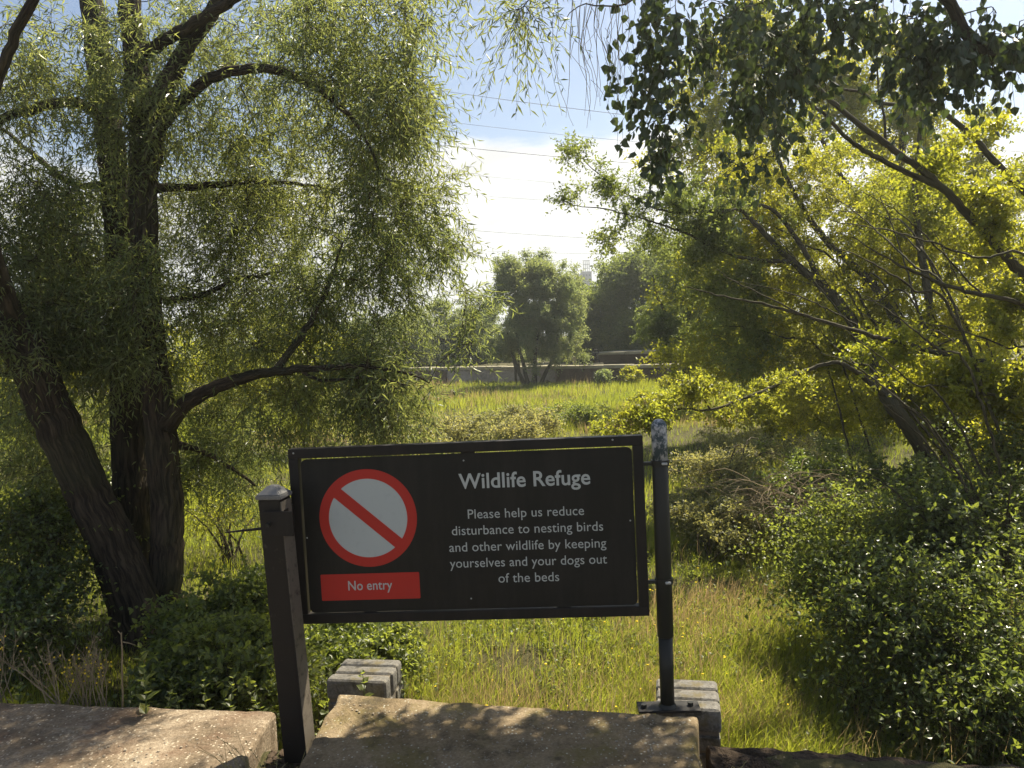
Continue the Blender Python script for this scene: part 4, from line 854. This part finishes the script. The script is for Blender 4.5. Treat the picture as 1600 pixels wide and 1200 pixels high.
# its largest hanging leaves, each one an object
r = rng(77); lm = MB(); leaves(lm, np.zeros((1, 3)), np.array([[0, 0, -1.0]]), np.array([[0, -1.0, .1]]), np.array([.056]), np.array([.054]), 'broad', np.array([.5]), r)
tips = blob_points([(1010, 130, 4.35, 60, 120, .1, 70), (1170, 130, 4.3, 110, 100, .1, 90), (1330, 70, 4.3, 130, 50, .1, 60), (1460, 110, 4.3, 60, 60, .1, 30), (955, 100, 4.35, 12, 90, .05, 20)], r)
proto = lm.build('leaf', M['poplar'], t4, origin=(0, 0, 0), tint=True); tw_ = MB()
for i, c in enumerate(tips):
    o = proto if i == 0 else proto.copy()
    if i: COL.objects.link(o); o.parent = t4
    o.location = Vector(c)-parent_world(t4); o.rotation_euler = (r.normal(0, .45), r.normal(0, .45), r.uniform(-1.6, 1.6)); s = r.uniform(.75, 1.2); o.scale = (s, s, s)
    j = int(np.argmin(np.linalg.norm(q4-c, axis=1))); up = c+np.array([r.normal(0, .03), r.normal(0, .03), .09]); tube(tw_, [c, (c+up)/2+np.array([.008, 0, 0]), up], [.0008, .001, .0012], 3, cap=False)
tw_.build('leaf_stalks', M['twig'], t4)['kind'] = 'stuff'

# ------------------------------------------------------------------ far trees
S_far = dict(per=17, len=.75, droop=.15, nleaf=10, ll=.15, lw=.09, shape='lance', tr=1.2, arch=.08, fwd=.5, lift=.15, spread=.9, hang=.1, stems=False, updir=.5, tw=.012)
def far_tree(name, label, px, py, Y, stems_, blobs, seed, lm='far', spec=None, base=None, rad=.12):
    b = P(px, py, Y); bz = float(terrain(b[0], b[1])); root = thing(name, (b[0], b[1], bz), label, 'tree', None); Q = []; R = []
    r = rng(seed)
    for i, (dx_, topx, topy) in enumerate(stems_):
        e = P(topx, topy, Y); o = np.array([b[0]+dx_, b[1]+r.normal(0, .15), bz-.1]); mid = o+(e-o)*.45+np.array([r.normal(0, .15), 0, .1])
        q, rr = smooth_path([o, mid, e], [rad, rad*.7, rad*.2], .35, .06, seed+i); mb = MB(); tube(mb, q, rr, 8); mb.build('trunk', M['bark2'], root, smooth=True, origin=o); Q.append(q); R.append(rr)
    crown(root, np.concatenate(Q), np.concatenate(R), blobs, spec or S_far, seed, M[lm], M['twig'], zmin=bz+.7); return root
S_mid = dict(S_far, per=26, len=.5, ll=.11, lw=.06, nleaf=10)
far_tree('field_maple', 'rounded multi-stemmed tree standing in the meadow in front of the far wall', 832, 597, 35.5, [(-.15, 800, 470), (.0, 832, 440), (.12, 850, 430), (.28, 880, 470), (-.3, 790, 500)],
         [(838, 430, 35.5, 46, 40, 1.4, 95), (828, 500, 35.5, 66, 55, 1.8, 140), (880, 490, 35.5, 40, 60, 1.5, 80), (795, 440, 35.5, 24, 40, 1, 40), (850, 545, 35.5, 40, 16, 1.2, 16), (800, 540, 35.5, 30, 20, 1.2, 16)], 51, 'far', S_mid, rad=.10)
far_tree('elder_bush', 'small twin-stemmed bush at the foot of the far wall, left of the rounded meadow tree', 806, 593, 36.5, [(0, 800, 550), (.25, 810, 545)], [(800, 545, 36.5, 24, 18, .8, 14), (772, 540, 36.5, 20, 22, .8, 12)], 52, 'far', S_mid, rad=.07)
FT = [('distant_tree', 'dark distant tree behind the far wall, left of the gap', 640, 45, [(636, 500)], [(640, 525, 45, 38, 42, 2, 90)], 'far'),
      ('distant_tree', 'pale feathery distant tree behind the far wall', 700, 48, [(695, 490)], [(700, 525, 48, 45, 46, 2, 110), (690, 480, 48, 16, 20, 1, 12)], 'far'),
      ('distant_tree', 'distant tree beside the left flank of the rounded meadow tree', 752, 46, [(750, 480)], [(750, 515, 46, 34, 55, 2, 90), (765, 465, 46, 14, 26, 1, 10)], 'far'),
      ('distant_tree', 'tall dark distant tree under the tower block', 920, 43, [(925, 450)], [(930, 500, 43, 55, 55, 2, 150), (893, 470, 43, 24, 36, 1, 60), (950, 462, 43, 26, 22, 1, 40)], 'green'),
      ('distant_tree', 'tall distant tree right of the tower block', 990, 41, [(990, 400), (1010, 430)], [(985, 435, 41, 55, 45, 2, 140), (1000, 510, 41, 60, 60, 2, 150), (1045, 420, 41, 40, 40, 2, 60)], 'green'),
      ('distant_tree', 'distant tree half hidden behind the right-hand crowns', 1080, 39, [(1080, 420)], [(1075, 470, 39, 60, 90, 2, 150)], 'green'),
      ('distant_tree', 'distant tree seen through the slanting trunks on the right', 1180, 36, [(1180, 420)], [(1180, 500, 36, 80, 80, 2, 90)], 'sallow'),
      ('distant_tree', 'distant tree at the far right beyond the slanting trunks', 1320, 33, [(1320, 420)], [(1320, 520, 33, 100, 90, 2, 90)], 'sallow'),
      ('distant_tree', 'rightmost distant tree beyond the thicket', 1500, 30, [(1500, 430)], [(1500, 520, 30, 120, 100, 2, 90)], 'sallow'),
      ('distant_tree', 'distant tree seen through the willow, nearest the gap', 560, 50, [(560, 500)], [(560, 530, 50, 50, 45, 2, 70)], 'far'),
      ('distant_tree', 'distant tree seen through the middle of the willow', 450, 52, [(450, 500)], [(450, 535, 52, 70, 50, 2, 80)], 'far'),
      ('distant_tree', 'distant tree seen just right of the willow trunks', 330, 55, [(330, 500)], [(330, 545, 55, 80, 55, 2, 80)], 'far'),
      ('distant_tree', 'distant tree behind the willow trunks', 180, 57, [(180, 500)], [(180, 550, 57, 90, 55, 2, 70)], 'far'),
      ('distant_tree', 'leftmost distant tree, beyond the leaning trunk', 20, 60, [(20, 500)], [(20, 550, 60, 100, 60, 2, 70)], 'far')]
for i, (nm, lab, px, Y, st, bl, lm_) in enumerate(FT):
    far_tree(nm, lab, px, 585, Y, [(0, a, b) for a, b in st], bl, 60+i, lm_, rad=.2)
for i, (nm, lab, px, Y, bl) in enumerate([('meadow_tree', 'sunlit bushy tree in the bed behind the willow limb', 470, 17, [(470, 560, 17, 90, 60, 1.2, 90), (400, 600, 17, 80, 50, 1, 60)]),
                                        ('meadow_tree', 'bushy tree in the bed straight behind the willow trunks', 230, 16, [(250, 590, 16, 110, 70, 1.2, 80)]), ('meadow_tree', 'bushy tree in the bed behind the leaning trunk', 60, 15, [(50, 600, 15, 120, 90, 1.2, 90)])]):
    far_tree(nm, lab, px, 640, Y, [(0, px, 560), (.2, px+40, 570)], bl, 90+i, 'yellow' if i == 0 else 'sallow', dict(S_far, per=12, len=.45, ll=.085, lw=.045), rad=.07)

# ------------------------------------------------------------------ bushes and brambles
S_hd = dict(S_far, per=12, len=.9, ll=.18, lw=.12)
for i, (px, w, Y, lab) in enumerate([(500, 170, 49, 'low hedge of undergrowth behind the far wall, seen under the willow'), (740, 110, 46, 'low hedge of undergrowth behind the far wall, left of the ledge'), (960, 120, 43, 'low hedge of undergrowth behind the raised ledge')]):
    b = P(px, 578, Y); root = thing('hedge', (b[0], b[1], -.05), lab, 'hedge'); r = rng(700+i); C = blob_points([(px, 556, Y, w, 16, 1.2, 120)], r); C[:, 2] = np.clip(C[:, 2], .1, 2.4)
    q = np.array([(x, b[1], 0) for x in np.linspace(b[0]-w*Y/FPX, b[0]+w*Y/FPX, 14)]); crown(root, q, np.full(14, .03), None, S_hd, 710+i, M['far'], M['twig'], pts=C)
S_br = dict(per=11, len=.26, droop=.5, nleaf=9, ll=.038, lw=.029, shape='broad', tr=.9, arch=.25, fwd=.5, lift=.25, spread=.95, hang=.0, updir=1.2, tw=.002)
S_brf = dict(S_br, per=20, len=.42, ll=.055, lw=.038, nleaf=10, stems=False)
S_drk = dict(per=9, len=.42, droop=.35, nleaf=8, ll=.038, lw=.026, shape='broad', tr=.9, arch=.12, fwd=.5, lift=.2, spread=.95, hang=.0, updir=.9, tw=.002)
def gb(px, py, Y, rx, ry, rd, n): return (px, py, Y, rx, ry, rd, n)
shrub('bramble_mound', 'broad pale bramble mound in the meadow just above the sign, left half', 'bush', [gb(710, 670, 17, 66, 20, 1.6, 110)], S_brf, 110, M['mound'], M['twig'], P(715, 700, 17)[:2])
shrub('bramble_mound', 'brownish bramble mound in the meadow just above the sign, right half', 'bush', [gb(825, 658, 18, 56, 18, 1.6, 80)], S_brf, 111, M['mound'], M['twig'], P(825, 700, 18)[:2])
shrub('bramble_mound', 'low bramble mound between the willow and the sign top', 'bush', [gb(620, 685, 11.5, 60, 24, .8, 50)], S_brf, 112, M['mound'], M['twig'], P(620, 700, 11.5)[:2])
shrub('shade_leaf_patch', 'low dark green leaves added as shade in the meadow hollow right of the bramble mounds', 'bush', [gb(905, 645, 20, 50, 7, 1.5, 40)], S_brf, 113, M['bramble'], M['twig'], P(905, 640, 20)[:2])  # leafy patch stands in for shade lying in the hollow
shrub('meadow_bush', 'small bush in front of the winch on the far wall', 'bush', [gb(940, 590, 33, 10, 10, .5, 10)], dict(S_brf, ll=.12, lw=.08), 114, M['far'], M['twig'], P(940, 600, 33)[:2])
shrub('meadow_bush', 'small bush before the far wall below the ledge', 'bush', [gb(985, 584, 33, 12, 14, .5, 12)], dict(S_brf, ll=.12, lw=.08), 115, M['sallow'], M['twig'], P(985, 600, 33)[:2])
shrub('meadow_bush', 'wide sunlit bush at the right end of the far wall', 'bush', [gb(1085, 600, 26, 45, 18, 1, 50), gb(1040, 625, 24, 60, 10, 1, 30)], dict(S_brf, ll=.10, lw=.07), 116, M['sallow'], M['twig'], P(1060, 620, 26)[:2])
shrub('bramble_thicket', 'dense bramble thicket right of the round post, upper part', 'bush', [gb(1130, 735, 10.5, 80, 22, 1.6, 90), gb(1170, 695, 13, 90, 16, 1.5, 60)], dict(S_br, per=13, len=.3), 117, M['mound'], M['twig'], P(1130, 780, 9.5)[:2])
shrub('bramble_thicket', 'pale bramble thicket just right of the round post', 'bush', [gb(1105, 800, 8.4, 70, 24, 1.0, 100)], dict(S_br, per=12), 118, M['mound'], M['twig'], P(1110, 850, 7.6)[:2])
shrub('bramble_thicket', 'bramble thicket beneath the slanting trunks', 'bush', [gb(1290, 760, 8, 110, 60, .7, 100), gb(1420, 760, 8, 90, 70, .7, 70)], dict(S_br, per=12), 119, M['dark'], M['twig'], P(1300, 850, 8)[:2])
shrub('hedge_shrub', 'shrub with glossy leaves between the grass and the thicket', 'shrub', [gb(1330, 850, 5.6, 95, 60, .45, 90), gb(1275, 910, 5.4, 50, 50, .3, 26)], dict(S_drk, per=10), 120, M['bramble'], M['twig'], P(1330, 960, 5.6)[:2])
shrub('hedge_shrub', 'dark glossy shrub filling the lower right corner', 'shrub', [gb(1500, 1000, 4.4, 140, 120, .45, 120), gb(1370, 940, 4.7, 90, 80, .3, 60), gb(1560, 1120, 3.9, 90, 80, .3, 60), gb(1350, 1060, 4.4, 60, 50, .2, 6)], S_drk, 121, M['dark'], M['twig'], P(1500, 1130, 4.4)[:2])
shrub('hedge_shrub', 'dark glossy shrub at the right edge beneath the ash boughs', 'shrub', [gb(1510, 830, 5.2, 110, 80, .5, 140), gb(1590, 720, 5.6, 60, 80, .5, 50)], S_drk, 122, M['dark'], M['twig'], P(1560, 980, 5.2)[:2])
shrub('ivy_undergrowth', 'dark green undergrowth at the foot of the willow trunks', 'bush', [gb(340, 965, 4.9, 80, 42, .4, 70), gb(400, 930, 5.1, 46, 30, .4, 26)], S_br, 123, M['bramble'], M['twig'], P(350, 1000, 4.9)[:2])
shrub('bramble_patch', 'low green brambles just beyond the left coping, beside the square post', 'bush', [gb(350, 1040, 4.2, 90, 50, .3, 80), gb(430, 1050, 4.1, 50, 50, .3, 40), gb(270, 1070, 4.1, 50, 30, .25, 30)], S_br, 124, M['bramble'], M['twig'], P(360, 1090, 4.2)[:2])
shrub('bramble_patch', 'leafy brambles under the sign above the bull-nosed pier', 'bush', [gb(520, 1005, 4.9, 60, 24, .35, 50), gb(600, 1010, 5.1, 60, 20, .4, 44), gb(480, 1050, 4.5, 20, 40, .2, 22)], dict(S_br, len=.2), 125, M['bramble'], M['twig'], P(540, 1040, 4.9)[:2])
shrub('dark_bush', 'deeply shaded bush left of the leaning willow trunk', 'bush', [gb(60, 850, 5.3, 110, 90, .5, 110), gb(20, 960, 4.7, 90, 60, .4, 60), (120, 780, 6.2, 60, 60, .4, 30)], S_drk, 126, M['dark'], M['twig'], P(60, 960, 5.2)[:2])
shrub('dark_bush', 'light yellow-green bush between the willow trunks and the sign', 'bush', [gb(330, 800, 7.4, 50, 36, .6, 26), gb(420, 790, 7.6, 50, 34, .6, 22)], dict(S_drk, ll=.03, lw=.02), 127, M['yellow'], M['twig'], P(360, 850, 7.2)[:2])

r = rng(808); b = P(1240, 790, 7.3); root = thing('dead_brushwood', (b[0], b[1], BED), 'tangle of dead pale brown stems under the yellow bough, beside the thicket', 'brushwood'); mb = MB()
for k in range(150):
    o = P(r.normal(1235, 40), r.normal(785, 18), 7.3+r.normal(0, .25)); a = r.uniform(0, 2*np.pi); Lk = r.uniform(.25, .8); d = np.array([math.cos(a), math.sin(a)*.6, r.uniform(-.2, .5)])*Lk
    q, rr = smooth_path([o, o+d*.5+np.array([0, 0, .10*Lk]), o+d+np.array([0, 0, -.12*Lk])], [.004, .003, .0015], .08, .01, k); tube(mb, q, rr, 4, cap=False)
mb.build('stems', M['stem'], root)['kind'] = 'stuff'
# ------------------------------------------------------------------ little plants at the kerb
def dry_plant(label, px, py, Y, hpx, n, seed, flowers=False, spreadx=.12):
    b = P(px, py, Y); r = rng(seed); root = thing('dried_plant', b, label, 'plant', 'dried seed stalks behind the left coping'); H = hpx*Y/FPX
    fl = MB()
    for k in range(n):
        o = b+np.array([r.normal(0, .02), r.normal(0, .02), -.03]); e = b+np.array([r.normal(0, spreadx), r.normal(0, .04), H*r.uniform(.6, 1.05)])
        q, rr = smooth_path([o, o+(e-o)*.5+np.array([r.normal(0, .01), 0, .01]), e], [.0028, .0022, .0012], .03, .004, seed+k); mb = MB(); tube(mb, q, rr, 4)
        for j in range(14):
            t = r.integers(len(q)//2, len(q)); a = q[t]; d = nrm(np.array([r.normal(0, .8), r.normal(0, .8), .9]))*r.uniform(.02, .06); tube(mb, [a, a+d*.6, a+d+np.array([0, 0, .008])], [.001, .0008, .0006], 3, cap=False)
            if r.uniform() < (.22 if flowers else .12): c = a+d; tube(fl, [c, c+np.array([0, 0, .006])], [.003, .0045], 5)
        mb.build('stalk', M['stem'], root, origin=o)
    if fl.n: fl.build('seed_heads', M['flower'] if flowers else M['stem'], root)['kind'] = 'stuff'
dry_plant('dry branching seed stalks behind the left coping, nearest the left edge', 95, 1102, 3.5, 95, 12, 201)
dry_plant('dried stalks with yellow flecks behind the left coping, beside the tall broken stem', 160, 1104, 3.5, 105, 8, 202, True, .06)
dry_plant('bushy brown dried plant behind the left coping, between the dry stalks', 128, 1103, 3.55, 84, 12, 206, True, .10)
dry_plant('yellow-flecked dried plant cut off by the left edge of the picture', 2, 1090, 3.6, 110, 6, 203, True, .05)
b = P(190, 1106, 3.48); root = thing('broken_stem', b, 'single tall broken dry stem with a snapped head behind the left coping', 'plant')
q, rr = smooth_path([b-np.array([0, 0, .05]), P(191, 1050, 3.48), P(190, 988, 3.48)], [.0045, .004, .003], .03, .002, 4); mb = MB(); tube(mb, q, rr, 6); mb.build('stem', M['stem'], root)
mb = MB(); tube(mb, [P(192, 1003, 3.48), P(202, 1005, 3.48), P(212, 1008, 3.48)], [.003, .002, .001], 5); tube(mb, [P(190, 992, 3.48), P(184, 986, 3.48)], [.003, .0015], 5); mb.build('snapped_head', M['stem'], root)
def leafy(name, label, base, H, n, ll, lw, seed, mt, cat='plant', lean_=(0, 0)):
    r = rng(seed); b = np.asarray(base, float); root = thing(name, b, label, cat); e = b+np.array([lean_[0], lean_[1], H])
    q, rr = smooth_path([b-np.array([0, 0, .03]), b+(e-b)*.5+np.array([.006, 0, 0]), e], [.003, .0025, .0015], .03, .002, seed); mb = MB(); tube(mb, q, rr, 6); mb.build('stem', M['sprout'], root, smooth=True)
    for k in range(n):
        t = (k+1)/n; a = q[min(len(q)-1, int(t*len(q)))]; ph = k*2.4+r.uniform(-.3, .3); d = np.array([math.cos(ph), math.sin(ph), .45+.4*t]); sc = (1.15-.7*t)
        lf = MB(); leaves(lf, a[None], d[None], np.array([[0, 0, 1.0]]), np.array([ll*sc]), np.array([lw*sc]), 'broad', np.array([r.uniform(.2, .9)]), r); lf.build('leaf', mt, root, origin=a, tint=True)
M['sprout'] = ground_mat('green_stem', [(.3, (.07, .10, .03)), (.7, (.11, .13, .04))], 8, 60, .1)
leafy('nettle', 'green leafy plant growing from the edge of the left coping', P(228, 1116, 3.30), .30, 16, .075, .042, 301, M['bramble'])
leafy('ivy_sprig', 'small ivy sprig with round leaves in front of the bull-nosed pier', P(568, 1082, 3.47), .09, 7, .05, .05, 302, M['bramble'])
leafy('sapling', 'young leafy plant at the back corner of the bull-nosed pier', P(630, 1090, 3.75), .14, 9, .05, .04, 303, M['bramble'])
leafy('dock_plant', 'low dock plant by the coping edge at far left', P(30, 1096, 3.52), .06, 6, .07, .04, 304, M['bramble'])
rr_ = rng(888)
WLAB = ['leafy weed just right of the nettle on the left coping edge', 'leafy weed second to the right of the nettle, behind the coping', 'leafy weed behind the middle of the coping between nettle and square post',
        'leafy weed before the low brambles, third from the square post', 'leafy weed second nearest the square post, behind the coping', 'leafy weed right beside the foot of the square post', 'leafy weed between the broken dry stem and the nettle']
for k, px in enumerate((258, 285, 318, 352, 392, 414, 205)):
    b = P(px, 1112+rr_.uniform(-4, 3), 3.55+rr_.uniform(0, .15)); before = set(bpy.data.objects)
    leafy('leafy_weed', WLAB[k], b-np.array([0, 0, .06]), rr_.uniform(.14, .30), int(rr_.integers(10, 17)), .055, .034, 320+k, M['bramble'], lean_=(rr_.normal(0, .04), rr_.normal(0, .03)))
    for o in set(bpy.data.objects)-before:
        if o.parent is None: o['group'] = 'leafy weeds behind the left coping'
# grass stalks rooted in the gap between coping and slab
def stalk_clump(label, base, n, seed, H, dirx, group=None):
    r = rng(seed); root = thing('grass_clump', base, label, 'grass'); b = np.asarray(base, float); lf = MB()
    for k in range(n):
        o = b+np.array([r.normal(0, .05), r.normal(0, .05), -.02]); h = H*r.uniform(.5, 1.1); e = o+np.array([dirx*h*r.uniform(.2, 1.2)+r.normal(0, .06), r.normal(0, .08), h])
        q, rr = smooth_path([o, o+(e-o)*np.array([.35, .35, .6]), e], [.0014, .0012, .0006], .04, .003, seed+k); tube(lf, q, rr, 3, cap=False)
        if k % 3 == 0:
            for j in range(8): a = q[-1-int(j % 4)]; tube(lf, [a, a+np.array([r.normal(0, .006), 0, .008])], [.002, .0008], 3, cap=False)
    lf.build('blades', M['stalk'], root)['kind'] = 'stuff'
M['stalk'] = ground_mat('seeding_stalk', [(.3, (.16, .15, .05)), (.7, (.30, .25, .12))], 8, 60, .1)
stalk_clump('wispy grass stalks in the gap between coping and platform, left of the square post foot', (-1.02, 2.72, -.03), 22, 401, .24, -.5)
stalk_clump('grass clump at the bottom edge before the square post', (-.93, 2.60, -.03), 26, 402, .13, .3)
stalk_clump('small grass tuft at the right side of the platform', (.70, 2.62, -.03), 16, 403, .07, .1)
stalk_clump('sparse stalks leaning over the left coping at the bottom', (-1.22, 2.55, -.0), 9, 404, .16, -.6)

# small stones and litter
def scatter(name, label, n, seed, fx, mt, s0, s1, flat=.5):
    r = rng(seed); mb = MB()
    ico = np.array([(0, 0, 1), (.89, 0, .45), (.28, .85, .45), (-.72, .53, .45), (-.72, -.53, .45), (.28, -.85, .45), (.72, .53, -.45), (-.28, .85, -.45), (-.89, 0, -.45), (-.28, -.85, -.45), (.72, -.53, -.45), (0, 0, -1)])
    F = np.array([(0, 1, 2), (0, 2, 3), (0, 3, 4), (0, 4, 5), (0, 5, 1), (1, 6, 2), (2, 7, 3), (3, 8, 4), (4, 9, 5), (5, 10, 1), (2, 6, 7), (3, 7, 8), (4, 8, 9), (5, 9, 10), (1, 10, 6), (6, 11, 7), (7, 11, 8), (8, 11, 9), (9, 11, 10), (10, 11, 6)])
    for k in range(n):
        c = fx(r); s = s0*(s1/s0)**r.uniform(); mb.add(ico*s*np.array([r.uniform(.7, 1.4), r.uniform(.7, 1.4), flat])*(1+r.normal(0, .12, (12, 1)))+c, F)
    o = mb.build(name, mt); tag(o, label, 'stones', kind='stuff')
M['stone'] = ground_mat('pale_chip', [(.3, (.17, .14, .10)), (.7, (.40, .34, .26))], 30, 120, .3, .003)
M['crumb'] = ground_mat('dark_crumb', [(.3, (.03, .02, .014)), (.7, (.10, .07, .045))], 30, 120, .3, .003)
def on_cop(r): x = r.uniform(-2.9, -1.12); return np.array([x, r.uniform(2.2, 3.10-(x+1.1)*.157), .001])
def on_slab(r): x = r.uniform(-.82, .62); return np.array([x, r.uniform(2.4, 3.05-(x)*.2), .052])
def on_soil(r): x = r.uniform(.72, 2.2); return np.array([x, r.uniform(2.2, 2.84-(x-.7)*.24), -.028])
def in_gap(r): return np.array([r.uniform(-1.06, -.88), r.uniform(2.2, 3.1), -.085])
scatter('stone_chips', 'pale chips standing proud on the sunlit left coping', 900, 501, on_cop, M['stone'], .0016, .006)
scatter('stone_chips', 'pale chips and grit on the mossy platform', 700, 502, on_slab, M['stone'], .0015, .005)
scatter('gravel', 'dark brown gravel and litter along the bottom right edge', 9000, 503, on_soil, M['crumb'], .0015, .007)
scatter('gravel', 'crumbs of broken mortar in the gap beside the platform', 500, 504, in_gap, M['crumb'], .004, .016)
def bcup(r): x = r.uniform(-.6, 1.6); y = r.uniform(4, 7.5); return np.array([x, y, float(terrain(x, y))+r.uniform(.12, .34)])
scatter('buttercups', 'tiny yellow flowers in the near meadow grass', 130, 505, bcup, M['flower'], .004, .009, .6)
